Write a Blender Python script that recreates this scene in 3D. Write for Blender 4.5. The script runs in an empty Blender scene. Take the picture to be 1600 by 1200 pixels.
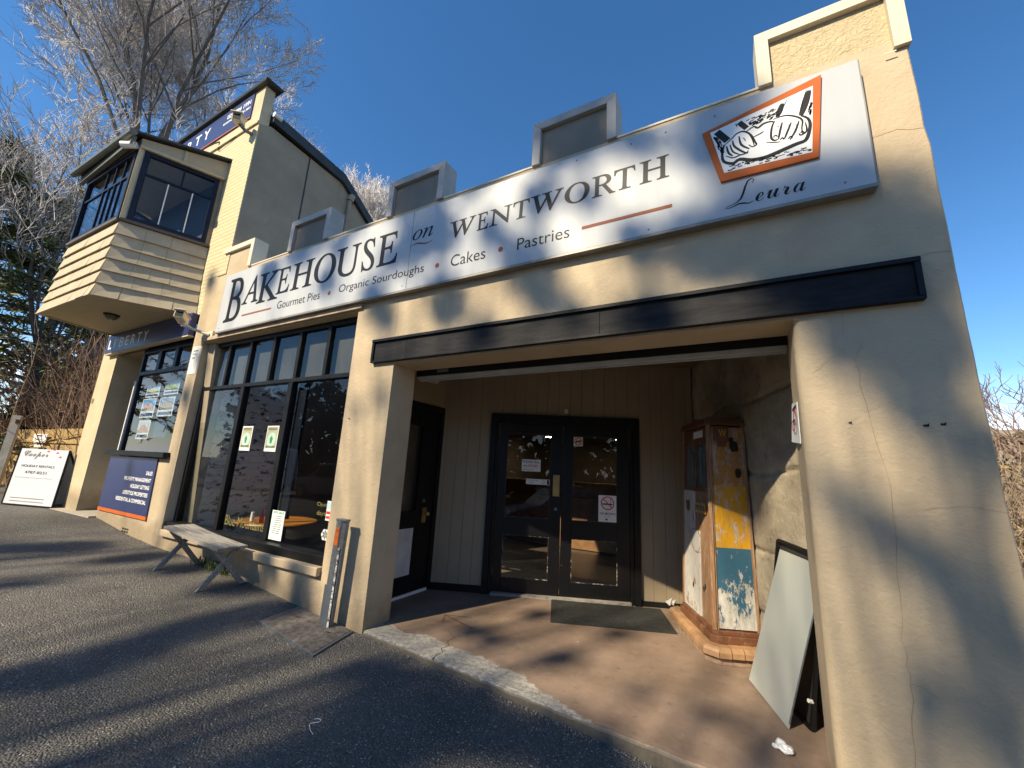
import bpy, bmesh, math, random
from mathutils import Vector, Matrix, noise
R_ = math.radians
SC = bpy.context.scene
COL = SC.collection

# ------------------------------------------------------------------ camera
cam = bpy.data.objects.new("camera", bpy.data.cameras.new("camera"))
COL.objects.link(cam)
cx = Vector((0.87646785, 0.47862903, 0.05213782))
cd = Vector((-0.05770104, 0.21193382, -0.97557913))
cf = Vector((-0.47799026, 0.85205534, 0.21337057))
M = Matrix((( cx.x, -cd.x, -cf.x, 0.0), (cx.y, -cd.y, -cf.y, -3.0), (cx.z, -cd.z, -cf.z, 1.5), (0, 0, 0, 1)))
cam.matrix_world = M
cam.data.sensor_width = 36.0
cam.data.lens = 14.194
cam.data.clip_start = 0.05
cam.data.clip_end = 2000
SC.camera = cam

# ------------------------------------------------------------------ sky, sun, exposure
SUN_EL, SUN_AZX, SUN_AZY = 39.5, -0.35, -0.937      # direction towards the sun on the ground plane
w = bpy.data.worlds.new("World"); SC.world = w; w.use_nodes = True
nt = w.node_tree; nt.nodes.clear()
wo = nt.nodes.new('ShaderNodeOutputWorld'); bg = nt.nodes.new('ShaderNodeBackground')
sky = nt.nodes.new('ShaderNodeTexSky'); sky.sky_type = 'NISHITA'; sky.sun_disc = False
sky.sun_elevation = R_(SUN_EL); sky.sun_rotation = math.atan2(SUN_AZX, SUN_AZY)
sky.altitude = 900; sky.air_density = 1.0; sky.dust_density = 0.1; sky.ozone_density = 1.6
bg.inputs[1].default_value = 0.125
hs = nt.nodes.new('ShaderNodeHueSaturation'); hs.inputs['Saturation'].default_value = 1.27
# clouds low over the horizon
tc = nt.nodes.new('ShaderNodeTexCoord'); sp = nt.nodes.new('ShaderNodeSeparateXYZ')
mp = nt.nodes.new('ShaderNodeMapping'); mp.inputs['Scale'].default_value = (1, 1, 2.6)
nz = nt.nodes.new('ShaderNodeTexNoise'); nz.inputs['Scale'].default_value = 3.2; nz.inputs['Detail'].default_value = 9
mr = nt.nodes.new('ShaderNodeMapRange'); mr.inputs['From Min'].default_value = 0.20; mr.inputs['From Max'].default_value = 0.06
mr2 = nt.nodes.new('ShaderNodeMapRange'); mr2.inputs['From Min'].default_value = 0.40; mr2.inputs['From Max'].default_value = 0.52
mu = nt.nodes.new('ShaderNodeMath'); mu.operation = 'MULTIPLY'
mx = nt.nodes.new('ShaderNodeMix'); mx.data_type = 'RGBA'
L = nt.links.new
L(tc.outputs['Generated'], sp.inputs[0]); L(sp.outputs['Z'], mr.inputs['Value'])
L(tc.outputs['Generated'], mp.inputs[0]); L(mp.outputs[0], nz.inputs['Vector']); L(nz.outputs['Fac'], mr2.inputs['Value'])
L(mr.outputs[0], mu.inputs[0]); L(mr2.outputs[0], mu.inputs[1]); L(mu.outputs[0], mx.inputs['Factor'])
L(sky.outputs[0], hs.inputs['Color']); L(hs.outputs[0], mx.inputs['A']); mx.inputs['B'].default_value = (9.0, 9.3, 10.0, 1)
L(mx.outputs['Result'], bg.inputs[0]); L(bg.outputs[0], wo.inputs[0])
sun = bpy.data.objects.new("sun", bpy.data.lights.new("sun", 'SUN')); COL.objects.link(sun)
sun.data.energy = 5.0; sun.data.angle = R_(0.75); sun.data.color = (1.0, 0.86, 0.62)
_e = R_(SUN_EL); S_DIR = Vector((SUN_AZX * math.cos(_e), SUN_AZY * math.cos(_e), math.sin(_e))).normalized()
sun.rotation_euler = S_DIR.to_track_quat('Z', 'Y').to_euler(); sun.location = (-8, -22, 20)
SC.view_settings.view_transform = 'Standard'; SC.view_settings.look = 'None'
SC.view_settings.exposure = 0.72; SC.view_settings.gamma = 1.0
SC.render.engine = 'CYCLES'
SC.cycles.max_bounces = 8; SC.cycles.transparent_max_bounces = 12
SC.cycles.sample_clamp_indirect = 6.0
rnd = random.Random(11)

# ------------------------------------------------------------------ materials
class NT:
    def __init__(s, name):
        s.m = bpy.data.materials.new(name); s.m.use_nodes = True
        s.t = s.m.node_tree; s.b = s.t.nodes['Principled BSDF']; s.l = s.t.links.new
        s.geo = s.t.nodes.new('ShaderNodeNewGeometry'); s.pos = s.geo.outputs['Position']
    def n(s, k, **kw):
        x = s.t.nodes.new(k)
        for a, v in kw.items(): setattr(x, a, v)
        return x
    def noise(s, scale, detail=4, rough=.55, vec=None, dist=0):
        x = s.n('ShaderNodeTexNoise'); x.inputs['Scale'].default_value = scale; x.inputs['Detail'].default_value = detail
        x.inputs['Roughness'].default_value = rough; x.inputs['Distortion'].default_value = dist
        s.l(vec or s.pos, x.inputs['Vector']); return x.outputs['Fac']
    def voro(s, scale, feature='F1', vec=None):
        x = s.n('ShaderNodeTexVoronoi'); x.feature = feature; x.inputs['Scale'].default_value = scale
        s.l(vec or s.pos, x.inputs['Vector']); return x
    def ramp(s, val, a, b, c0=0., c1=1.):
        x = s.n('ShaderNodeMapRange'); x.inputs['From Min'].default_value = a; x.inputs['From Max'].default_value = b
        x.inputs['To Min'].default_value = c0; x.inputs['To Max'].default_value = c1
        s.l(val, x.inputs['Value']); return x.outputs[0]
    def mix(s, f, a, b):
        x = s.n('ShaderNodeMix'); x.data_type = 'RGBA'
        if isinstance(f, (int, float)): x.inputs['Factor'].default_value = f
        else: s.l(f, x.inputs['Factor'])
        for k, v in (('A', a), ('B', b)):
            if isinstance(v, tuple): x.inputs[k].default_value = (*v, 1)
            else: s.l(v, x.inputs[k])
        return x.outputs['Result']
    def math(s, op, a, b=0.):
        x = s.n('ShaderNodeMath'); x.operation = op
        for i, v in ((0, a), (1, b)):
            if isinstance(v, (int, float)): x.inputs[i].default_value = v
            else: s.l(v, x.inputs[i])
        return x.outputs[0]
    def sep(s):
        x = s.n('ShaderNodeSeparateXYZ'); s.l(s.pos, x.inputs[0]); return x.outputs
    def comb(s, a, b, c=0.):
        x = s.n('ShaderNodeCombineXYZ')
        for i, v in enumerate((a, b, c)):
            if isinstance(v, (int, float)): x.inputs[i].default_value = v
            else: s.l(v, x.inputs[i])
        return x.outputs[0]
    def scalev(s, sc):
        x = s.n('ShaderNodeMapping'); x.inputs['Scale'].default_value = sc; s.l(s.pos, x.inputs[0]); return x.outputs[0]
    def bump(s, h, strength=.3, dist=.01):
        x = s.n('ShaderNodeBump'); x.inputs['Strength'].default_value = strength; x.inputs['Distance'].default_value = dist
        s.l(h, x.inputs['Height']); s.l(x.outputs[0], s.b.inputs['Normal']); return x
    def color(s, c):
        if isinstance(c, tuple): s.b.inputs['Base Color'].default_value = (*c, 1)
        else: s.l(c, s.b.inputs['Base Color'])
    def set(s, rough=.6, metal=0., spec=None, **k):
        if isinstance(rough, (int, float)): s.b.inputs['Roughness'].default_value = rough
        else: s.l(rough, s.b.inputs['Roughness'])
        s.b.inputs['Metallic'].default_value = metal
        if spec is not None: s.b.inputs['Specular IOR Level'].default_value = spec
        return s.m
def simple(name, col, rough=.6, metal=0., var=.15, scale=6., bs=0., bscale=80., spec=None):
    k = NT(name)
    lo = tuple(c * (1 - var) for c in col); hi = tuple(min(1, c * (1 + var)) for c in col)
    k.color(k.mix(k.ramp(k.noise(scale, 6), .3, .7), lo, hi))
    if bs: k.bump(k.noise(bscale, 5), bs, .006)
    return k.set(rough, metal, spec)
def stucco(name, col, coarse=.5, dirt=.3):
    k = NT(name)
    a = tuple(c * .80 for c in col); b = tuple(min(1, c * 1.10) for c in col)
    base = k.mix(k.ramp(k.noise(1.3, 7, .6), .3, .7), a, b)
    st = k.noise(1.0, 8, .65, k.scalev((3.0, 3.0, .35)))
    base = k.mix(k.ramp(st, .56, .78, 0, dirt), base, tuple(c * .55 for c in col))
    sp = k.noise(38, 3)
    base = k.mix(k.ramp(sp, .70, .76, 0, .35), base, tuple(c * .45 for c in col))
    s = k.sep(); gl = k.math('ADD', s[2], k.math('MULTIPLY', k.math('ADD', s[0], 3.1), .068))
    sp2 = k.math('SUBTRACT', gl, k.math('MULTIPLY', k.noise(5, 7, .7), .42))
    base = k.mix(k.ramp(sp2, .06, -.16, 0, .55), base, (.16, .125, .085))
    base = k.mix(k.ramp(k.noise(2.6, 8, .7, dist=.8), .60, .68, 0, .22), base, tuple(c * .62 for c in col))
    base = k.mix(k.ramp(k.noise(1.8, 5, .6), .60, .75, 0, .4), base, tuple(min(1, c * 1.22) for c in col))
    k.color(base)
    h = k.math('ADD', k.math('MULTIPLY', k.noise(45, 6, .7), .7), k.math('MULTIPLY', k.noise(4.5, 5), 1.6))
    h = k.math('ADD', h, k.math('MULTIPLY', k.noise(13, 5, .6, dist=1.0), .9))
    k.bump(h, coarse, .012)
    return k.set(.78, 0, .25)
def rough_stucco(name, col):
    k = NT(name); k.color(k.mix(k.noise(2.2, 5), tuple(c * .9 for c in col), tuple(c * 1.08 for c in col)))
    h = k.math('ADD', k.math('MULTIPLY', k.noise(26, 5, .6, dist=1.2), 1.6), k.math('MULTIPLY', k.noise(5, 4), 1.0))
    k.bump(h, .8, .016); return k.set(.8, 0, .2)
def painted_brick(name, col, row=.075, bw=.23, dark=None, plane='xz', mort=.012, patch=.62):
    k = NT(name); s = k.sep(); v = k.comb(s[0] if plane == 'xz' else s[1], s[2])
    br = k.n('ShaderNodeTexBrick'); br.inputs['Scale'].default_value = 1.0
    br.inputs['Brick Width'].default_value = bw; br.inputs['Row Height'].default_value = row; br.inputs['Mortar Size'].default_value = mort
    br.inputs['Mortar Smooth'].default_value = .35; k.l(v, br.inputs['Vector'])
    br.inputs['Color1'].default_value = (*col, 1); br.inputs['Color2'].default_value = (*[c * .93 for c in col], 1)
    br.inputs['Mortar'].default_value = (*[c * .9 for c in col], 1)
    c = br.outputs['Color']
    n2 = k.noise(4.5, 7, .75, k.scalev((1, 1, 2.4)))
    if dark: c = k.mix(k.ramp(n2, patch, patch + .06), c, dark)
    h = k.math('ADD', k.math('MULTIPLY', br.outputs['Fac'], -1.0), k.math('MULTIPLY', k.noise(30, 4), .35))
    k.color(c); k.bump(h, .7, .012); return k.set(.75, 0, .25)
def glass(name, tint=(.90, .92, .91), ior=1.45, rough=0.0):
    m = bpy.data.materials.new(name); m.use_nodes = True; t = m.node_tree; t.nodes.clear()
    o = t.nodes.new('ShaderNodeOutputMaterial'); mixn = t.nodes.new('ShaderNodeMixShader')
    fr = t.nodes.new('ShaderNodeFresnel'); fr.inputs['IOR'].default_value = ior
    nn = t.nodes.new('ShaderNodeTexNoise'); nn.inputs['Scale'].default_value = 1.4; nn.inputs['Detail'].default_value = 2
    bp = t.nodes.new('ShaderNodeBump'); bp.inputs['Strength'].default_value = .04; bp.inputs['Distance'].default_value = .02
    ge = t.nodes.new('ShaderNodeNewGeometry'); t.links.new(ge.outputs['Position'], nn.inputs['Vector'])
    t.links.new(nn.outputs['Fac'], bp.inputs['Height'])
    tr = t.nodes.new('ShaderNodeBsdfTransparent'); tr.inputs[0].default_value = (*tint, 1)
    gl = t.nodes.new('ShaderNodeBsdfGlossy'); gl.inputs['Roughness'].default_value = rough
    t.links.new(bp.outputs[0], gl.inputs['Normal'])
    ba = t.nodes.new('ShaderNodeMath'); ba.operation = 'MULTIPLY'; iv = t.nodes.new('ShaderNodeMath'); iv.operation = 'SUBTRACT'; iv.inputs[0].default_value = 1.0; t.links.new(ge.outputs['Backfacing'], iv.inputs[1]); t.links.new(fr.outputs[0], ba.inputs[0]); t.links.new(iv.outputs[0], ba.inputs[1]); t.links.new(ba.outputs[0], mixn.inputs[0]); t.links.new(tr.outputs[0], mixn.inputs[1]); t.links.new(gl.outputs[0], mixn.inputs[2])
    t.links.new(mixn.outputs[0], o.inputs[0]); return m
def emit(name, col, st):
    m = bpy.data.materials.new(name); m.use_nodes = True; b = m.node_tree.nodes['Principled BSDF']
    b.inputs['Emission Color'].default_value = (*col, 1); b.inputs['Emission Strength'].default_value = st; return m

CREAM = (.50, .40, .27)
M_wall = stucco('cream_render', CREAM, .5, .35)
M_rough = rough_stucco('rough_cream_render', (.55, .445, .275))
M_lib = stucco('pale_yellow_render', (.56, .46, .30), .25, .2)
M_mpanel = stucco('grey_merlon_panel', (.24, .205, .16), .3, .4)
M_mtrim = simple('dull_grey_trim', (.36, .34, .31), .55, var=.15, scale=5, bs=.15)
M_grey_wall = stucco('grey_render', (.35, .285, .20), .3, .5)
M_trim = simple('pale_trim_paint', (.62, .55, .42), .6, var=.08, scale=3, bs=.15)
M_brickp = painted_brick('painted_brick', (.62, .52, .32))
M_brickin = painted_brick('whitewashed_brick', (.80, .74, .62), .11, .30, (.07, .05, .04), 'yz', .018, .53)
M_black = simple('black_gloss_paint', (.009, .009, .010), .45, var=.4, scale=9, bs=.1, bscale=30, spec=.2)
def worn_black():
    k = NT('worn_black_paint'); f = k.ramp(k.noise(22, 8, .75, k.scalev((1, 1, .45))), .66, .70)
    lo = k.ramp(k.sep()[2], .9, .15); f = k.math('MULTIPLY', f, lo)
    k.color(k.mix(f, (.006, .006, .007), (.42, .36, .27))); k.bump(k.noise(40, 4), .12, .005); return k.set(.4, 0, .3)
M_wblack = worn_black()
def header_mat():
    k = NT('weathered_navy_board'); f = k.noise(2.0, 8, .7, k.scalev((1.2, 1, 7)))
    k.color(k.mix(k.ramp(f, .35, .75), (.009, .009, .011), (.035, .034, .035))); k.bump(k.noise(30, 4), .2, .006); return k.set(.6, 0, .15)
M_header = header_mat()
M_navy = simple('navy_window_paint', (.008, .011, .022), .45, var=.25, spec=.25)
M_signblue = simple('navy_sign_face', (.022, .035, .12), .35, var=.08)
M_orange = simple('orange_paint', (.50, .115, .022), .6, var=.1, spec=.2)
M_letter = simple('black_vinyl', (.012, .012, .015), .5, var=.2, spec=.2)
M_rust = simple('copper_brown_vinyl', (.27, .085, .045), .6, var=.1, spec=.2)
M_white = simple('white_vinyl', (.8, .8, .78), .5, var=.04)
def sign_mat():
    k = NT('white_sign_sheet'); f = k.noise(1.0, 6, .6, k.scalev((5, 1, .6)))
    c = k.mix(k.ramp(f, .45, .8, 0, .5), (.47, .49, .51), (.39, .40, .39)); k.color(c); return k.set(.5, 0, .3)
M_sign = sign_mat()
M_alu = simple('aluminium_edge', (.25, .23, .2), .5, .3, .2)
M_board = simple('beige_lining_board', (.30, .24, .16), .6, var=.07, scale=2, bs=.1)
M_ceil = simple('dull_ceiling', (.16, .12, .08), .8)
def conc_wall():
    k = NT('stained_concrete'); c = k.mix(k.ramp(k.noise(1.6, 9, .7), .3, .72), (.21, .18, .13), (.52, .445, .33))
    c = k.mix(k.ramp(k.noise(6, 9, .8), .57, .68, 0, .7), c, (.09, .075, .055))
    k.color(c); k.bump(k.math('ADD', k.noise(9, 9, .75), k.math('MULTIPLY', k.noise(2.5, 3), 1.5)), .9, .025); return k.set(.9, 0, .1)
M_conc = conc_wall()
def slab_mat():
    k = NT('worn_red_concrete'); s = k.sep()
    red = k.mix(k.ramp(k.noise(2.0, 8, .65), .3, .7), (.165, .115, .082), (.30, .215, .16))
    red = k.mix(k.ramp(k.noise(6, 9, .75), .54, .68, 0, .6), red, (.31, .235, .17))
    red = k.mix(k.ramp(k.noise(9, 7, .7, dist=.4), .60, .70, 0, .5), red, (.075, .052, .04))
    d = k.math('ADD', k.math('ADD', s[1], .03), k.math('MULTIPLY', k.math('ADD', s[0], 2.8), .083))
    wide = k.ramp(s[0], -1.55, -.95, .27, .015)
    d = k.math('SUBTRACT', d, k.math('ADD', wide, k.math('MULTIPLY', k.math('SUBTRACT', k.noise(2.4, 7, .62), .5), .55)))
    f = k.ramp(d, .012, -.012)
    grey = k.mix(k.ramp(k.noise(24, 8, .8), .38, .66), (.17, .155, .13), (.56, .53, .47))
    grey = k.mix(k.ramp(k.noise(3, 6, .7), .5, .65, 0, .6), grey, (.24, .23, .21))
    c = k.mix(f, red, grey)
    p2 = k.ramp(k.noise(1.7, 6, .6, dist=.6), .69, .70); c = k.mix(p2, c, (.42, .38, .31))
    kf = k.math('ADD', s[2], k.math('MULTIPLY', k.math('SUBTRACT', k.noise(22, 6, .75), .5), .03)); c = k.mix(k.ramp(kf, -.004, -.012), c, k.mix(k.noise(30, 6, .8), (.05, .042, .034), (.21, .18, .14)))
    k.color(c); k.bump(k.math('ADD', k.noise(25, 8, .7), k.math('MULTIPLY', f, -.3)), .35, .01); return k.set(.62, 0, .35)
M_slab = slab_mat()
def asphalt():
    k = NT('asphalt'); v = k.voro(82); v2 = k.voro(40); vc = k.n('ShaderNodeSeparateColor'); k.l(v.outputs['Color'], vc.inputs[0])
    base = k.mix(k.ramp(k.noise(.8, 7, .6), .3, .7), (.066, .062, .058), (.14, .13, .12))
    stone = k.mix(k.ramp(vc.outputs[0], .0, 1.0), (.026, .025, .024), (.25, .235, .20))
    base = k.mix(k.ramp(v.outputs['Distance'], .55, .35, 0, .8), base, stone)
    f = k.math('MULTIPLY', k.ramp(vc.outputs[1], .94, .96), k.ramp(v.outputs['Distance'], .45, .38)); base = k.mix(f, base, (.44, .41, .35))
    f2 = k.math('MULTIPLY', k.ramp(v2.outputs['Distance'], .20, .14), k.ramp(k.noise(21, 1), .62, .66)); base = k.mix(f2, base, (.42, .39, .33))
    base = k.mix(k.ramp(k.noise(.5, 5, .6), .52, .62, 0, .45), base, (.04, .038, .038)); base = k.mix(k.ramp(k.noise(3.1, 6, .7), .62, .70, 0, .5), base, (.025, .024, .024)); base = k.mix(k.ramp(k.noise(1.9, 6, .7, dist=.5), .64, .74, 0, .4), base, (.20, .19, .17))
    k.color(base); k.bump(k.math('MULTIPLY', v.outputs['Distance'], -1.6), .9, .008)
    return k.set(.8, 0, .3)
M_asph = asphalt()
M_path = simple('pale_concrete', (.36, .32, .26), .85, var=.2, scale=8, bs=.3)
M_grass = simple('dry_grass', (.10, .10, .04), .9, var=.5, scale=4)
def timber(name, a, b, vec=(1.5, 22, 22)):
    k = NT(name); f = k.noise(1.6, 8, .7, k.scalev(vec)); k.color(k.mix(k.ramp(f, .32, .68), a, b))
    k.bump(f, .5, .006); return k.set(.85, 0, .15)
M_bench = timber('weathered_timber', (.15, .135, .12), (.40, .37, .33))
M_fence = timber('pine_palings', (.26, .17, .07), (.50, .36, .17), (12, 12, 1.5))
M_door = M_wblack
M_glass = glass('window_glass')
M_glassdark = glass('reflective_glass', (.84, .87, .9), 1.6)
M_brass = simple('aged_brass', (.45, .30, .12), .4, .8)
M_steel = simple('galvanised_steel', (.17, .19, .21), .45, .6, .25, 25)
M_rubber = simple('rubber_mat', (.022, .022, .02), .9, var=.5, scale=30, bs=.6, bscale=150)
M_dark = simple('dark_void', (.02, .018, .016), .9)
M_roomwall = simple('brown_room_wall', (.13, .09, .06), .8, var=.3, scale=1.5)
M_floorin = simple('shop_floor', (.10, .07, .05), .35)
M_tabletop = simple('orange_table', (.42, .15, .02), .4)
M_paper = simple('white_paper', (.75, .75, .72), .7, var=.04)
M_ink = simple('dark_ink', (.03, .03, .035), .6)
M_red = simple('red_ink', (.6, .03, .025), .5)
M_green = simple('green_ink', (.06, .22, .10), .5)
M_yellow = simple('yellow_vinyl', (.20, .17, .05), .5)
def peel(name, paint, under, lo, hi, sc=9, vec=(1, 1, .5), var=.2, zr=None, streak=.0):
    k = NT(name); n = k.noise(sc, 10, .78, k.scalev(vec)); n2 = k.noise(3.2, 6)
    if zr: n = k.math('ADD', n, k.ramp(k.sep()[2], zr[0], zr[1], zr[2], 0))
    n = k.math('ADD', n, k.math('MULTIPLY', k.math('SUBTRACT', k.noise(40, 5, .7, k.scalev((1, 1, .25))), .5), .16))
    p = k.mix(n2, tuple(c * (1 - var) for c in paint), tuple(min(1, c * (1 + var)) for c in paint))
    f = k.ramp(n, lo, hi); un = k.mix(k.ramp(k.noise(17, 7, .7, k.scalev((1, 1, .4))), .4, .7), under, tuple(c * .55 for c in under))
    c = k.mix(f, p, un); r = k.ramp(k.noise(13, 8, .85, dist=.8), .64, .70, 0, .85)
    c = k.mix(r, c, (.09, .045, .025)); g = k.ramp(k.noise(60, 4, .7, k.scalev((1, 1, .2))), .45, .75, 0, .35); c = k.mix(g, c, (.10, .07, .045))
    k.color(c); k.bump(k.math('MULTIPLY', f, -1.0), .4, .004); return k.set(.55, 0, .35)
M_pblue = peel('peeling_blue', (.03, .115, .19), (.60, .58, .53), .575, .60, 9, zr=(.30, .75, .17))
M_pyel = peel('peeling_yellow', (.56, .29, .015), (.56, .46, .36), .53, .56, 12)
M_pyel2 = peel('peeling_yellow_top', (.42, .20, .05), (.48, .38, .30), .50, .53, 9)
M_pwood = peel('stripped_orange_timber', (.27, .13, .06), (.44, .31, .20), .44, .60, 9, (6, 6, .5))
M_pwhite = peel('peeling_white', (.55, .53, .49), (.34, .22, .13), .58, .60, 9)
M_prust = peel('rust_red_frame', (.15, .06, .03), (.30, .16, .08), .5, .62, 12)
M_tile = simple('bullnose_brick', (.36, .21, .11), .4, var=.22, scale=9, bs=.25, bscale=30)
M_oldbrick = simple('pale_brick_base', (.28, .19, .13), .85, var=.35, scale=14, bs=.5, bscale=50)
def sheet_mat():
    k = NT('dull_white_sheet'); f = k.noise(7, 8, .75)
    k.color(k.mix(k.ramp(f, .66, .72), k.mix(k.noise(1.5, 4), (.37, .40, .37), (.44, .46, .43)), (.25, .16, .10))); return k.set(.38, 0, .5)
M_sheet = sheet_mat()
M_bark = simple('grey_bark', (.12, .11, .10), .9, var=.35, scale=8, bs=.5, bscale=20)
M_twig = simple('silver_twig', (.44, .41, .39), .8, var=.3, scale=.8)
M_pale = simple('frosted_twig', (.62, .58, .55), .8, var=.2, scale=.8)
M_brown = simple('brown_stem', (.19, .115, .075), .9, var=.4, scale=2)
M_leafd = simple('dark_needles', (.055, .075, .022), .8, var=.6, scale=1.2)
M_leaf = simple('olive_needles', (.13, .15, .045), .8, var=.5, scale=1.2)
M_leafy = simple('yellowed_needles', (.22, .21, .075), .8, var=.4, scale=1.5)
M_weed = simple('weed_leaves', (.06, .09, .03), .8, var=.5, scale=9)
M_shade = simple('street_tree_leaves', (.05, .06, .03), .8, var=.4)
M_carw = simple('van_paint', (.72, .73, .73), .25, var=.03, spec=.6)
M_carb = simple('blue_car_paint', (.10, .16, .28), .22, .3, .05, spec=.6)
M_card = simple('silver_car_paint', (.42, .43, .44), .25, .4, .05)
M_carglass = simple('car_glass', (.012, .014, .016), .05, var=.1, spec=.8)
M_tyre = simple('tyre_rubber', (.02, .02, .02), .9)
M_chrome = simple('hub_metal', (.5, .5, .5), .3, .8)
M_lamp = emit('lamp_light', (1, .86, .62), 30)
M_crack = simple('hairline_crack', (.26, .205, .13), .9)
M_bulb = simple('frosted_lamp_glass', (.12, .10, .08), .2)
M_shingle = simple('cream_shingle', (.47, .385, .25), .65, var=.1, scale=5, bs=.35, bscale=55)
M_gutter = simple('grey_green_gutter', (.14, .145, .12), .45, var=.2)
M_rooft = simple('charcoal_fascia', (.035, .036, .034), .5, var=.3)
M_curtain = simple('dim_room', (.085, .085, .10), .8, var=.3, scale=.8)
M_chalk = simple('faded_brown_paint', (.14, .08, .05), .8)
M_far = simple('thatch_grey_roof', (.24, .20, .15), .95, var=.4, scale=9, bs=.8, bscale=14)

# ------------------------------------------------------------------ mesh helpers
ORG = {}
class MB:
    def __init__(s): s.v = []; s.f = []
    def add(s, vs, fs):
        o = len(s.v); s.v += [tuple(x) for x in vs]; s.f += [tuple(i + o for i in q) for q in fs]; return s
    def hexa(s, p):            # 8 corners: bottom 4 ccw, top 4 ccw
        return s.add(p, [(3, 2, 1, 0), (4, 5, 6, 7), (0, 1, 5, 4), (1, 2, 6, 5), (2, 3, 7, 6), (3, 0, 4, 7)])
    def box(s, x0, x1, y0, y1, z0, z1):
        return s.hexa([(x0, y0, z0), (x1, y0, z0), (x1, y1, z0), (x0, y1, z0), (x0, y0, z1), (x1, y0, z1), (x1, y1, z1), (x0, y1, z1)])
    def prism(s, pts, off):    # polygon (list of 3d) extruded by off
        n = len(pts); off = Vector(off); a = [Vector(p) for p in pts]; b = [p + off for p in a]
        fs = [tuple(range(n - 1, -1, -1)), tuple(range(n, 2 * n))] + [(i, (i + 1) % n, n + (i + 1) % n, n + i) for i in range(n)]
        return s.add(a + b, fs)
    def tube(s, pts, rs, n=6, cap=True):
        pts = [Vector(p) for p in pts]
        if isinstance(rs, (int, float)): rs = [rs] * len(pts)
        o = len(s.v); prev = None
        for i, p in enumerate(pts):
            d = (pts[min(i + 1, len(pts) - 1)] - pts[max(i - 1, 0)])
            if d.length < 1e-9: d = Vector((0, 0, 1))
            d.normalize()
            u = prev if prev is not None else (Vector((1, 0, 0)) if abs(d.x) < .8 else Vector((0, 1, 0)))
            u = (u - d * u.dot(d))
            if u.length < 1e-6: u = Vector((0, 1, 0)).cross(d)
            u.normalize(); v = d.cross(u); prev = u
            for k in range(n):
                a = 2 * math.pi * k / n; s.v.append(tuple(p + (u * math.cos(a) + v * math.sin(a)) * rs[i]))
        for i in range(len(pts) - 1):
            for k in range(n):
                a = o + i * n + k; b = o + i * n + (k + 1) % n; s.f.append((a, b, b + n, a + n))
        if cap:
            s.f.append(tuple(o + k for k in range(n - 1, -1, -1))); e = o + (len(pts) - 1) * n; s.f.append(tuple(e + k for k in range(n)))
        return s
    def ribbon(s, pts, w, up, th=.0015):   # flat ribbon of width w lying in the plane with normal `up`
        pts = [Vector(p) for p in pts]; up = Vector(up); L_ = []; R2 = []
        for i, p in enumerate(pts):
            d = (pts[min(i + 1, len(pts) - 1)] - pts[max(i - 1, 0)]).normalized(); sd = d.cross(up).normalized()
            ww = w[i] if isinstance(w, (list, tuple)) else w
            L_.append(p + sd * ww / 2); R2.append(p - sd * ww / 2)
        for i in range(len(pts) - 1):
            q = [L_[i], L_[i + 1], R2[i + 1], R2[i]]; s.hexa(q + [a + up * th for a in q])
        return s
    def sphere(s, c, r, nu=12, nv=8, sx=1, sy=1, sz=1):
        o = len(s.v)
        for j in range(nv + 1):
            t = math.pi * j / nv
            for i in range(nu):
                a = 2 * math.pi * i / nu; s.v.append((c[0] + r * sx * math.sin(t) * math.cos(a), c[1] + r * sy * math.sin(t) * math.sin(a), c[2] + r * sz * math.cos(t)))
        for j in range(nv):
            for i in range(nu):
                a = o + j * nu + i; b = o + j * nu + (i + 1) % nu; s.f.append((a, b, b + nu, a + nu))
        return s
    def build(s, name, mat, parent=None, smooth=False, bevel=0, seg=2):
        org = ORG.get(parent.name, Vector((0, 0, 0))) if parent is not None else Vector((0, 0, 0))
        me = bpy.data.meshes.new(name); me.from_pydata([(Vector(v) - org) for v in s.v], [], s.f); me.validate()
        bm = bmesh.new(); bm.from_mesh(me); bmesh.ops.recalc_face_normals(bm, faces=bm.faces); bm.to_mesh(me); bm.free()
        if smooth:
            for p in me.polygons: p.use_smooth = True
        me.materials.append(mat)
        o = bpy.data.objects.new(name, me); COL.objects.link(o)
        if parent is not None: o.parent = parent
        ORG[o.name] = org
        if bevel:
            b = o.modifiers.new("bevel", 'BEVEL'); b.width = bevel; b.segments = seg; b.limit_method = 'ANGLE'; b.angle_limit = R_(40)
        return o
def tag(o, label=None, cat=None, group=None, kind=None):
    if label: o['label'] = label
    if cat: o['category'] = cat
    if group: o['group'] = group
    if kind: o['kind'] = kind
    return o
def thing(name, label, cat, loc=(0, 0, 0), group=None):
    o = bpy.data.objects.new(name, None); COL.objects.link(o); o.location = loc; o.empty_display_size = .2
    ORG[o.name] = Vector(loc); return tag(o, label, cat, group)
def struct(o, label=None, cat=None): return tag(o, label, cat, None, 'structure')

IT_U, IT_L = 0x1D434, 0x1D44E
def it(s): return ''.join(chr(IT_U + ord(c) - 65) if c.isupper() else ('\u210e' if c == 'h' else chr(IT_L + ord(c) - 97)) if c.islower() else c for c in s)
def script(s): return ''.join(chr(0x1D4D0 + ord(c) - 65) if c.isupper() else chr(0x1D4EA + ord(c) - 97) for c in s)
def textverts(body, off=0.0, res=4):
    cu = bpy.data.curves.new("tmp", 'FONT'); cu.body = body; cu.size = 1; cu.offset = off; cu.resolution_u = res
    ob = bpy.data.objects.new("tmp", cu); COL.objects.link(ob); bpy.context.view_layer.update()
    me = bpy.data.meshes.new_from_object(ob.evaluated_get(bpy.context.evaluated_depsgraph_get()))
    vs = [v.co.copy() for v in me.vertices]; fs = [tuple(p.vertices) for p in me.polygons]
    bpy.data.objects.remove(ob); bpy.data.curves.remove(cu); bpy.data.meshes.remove(me); return vs, fs
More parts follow.
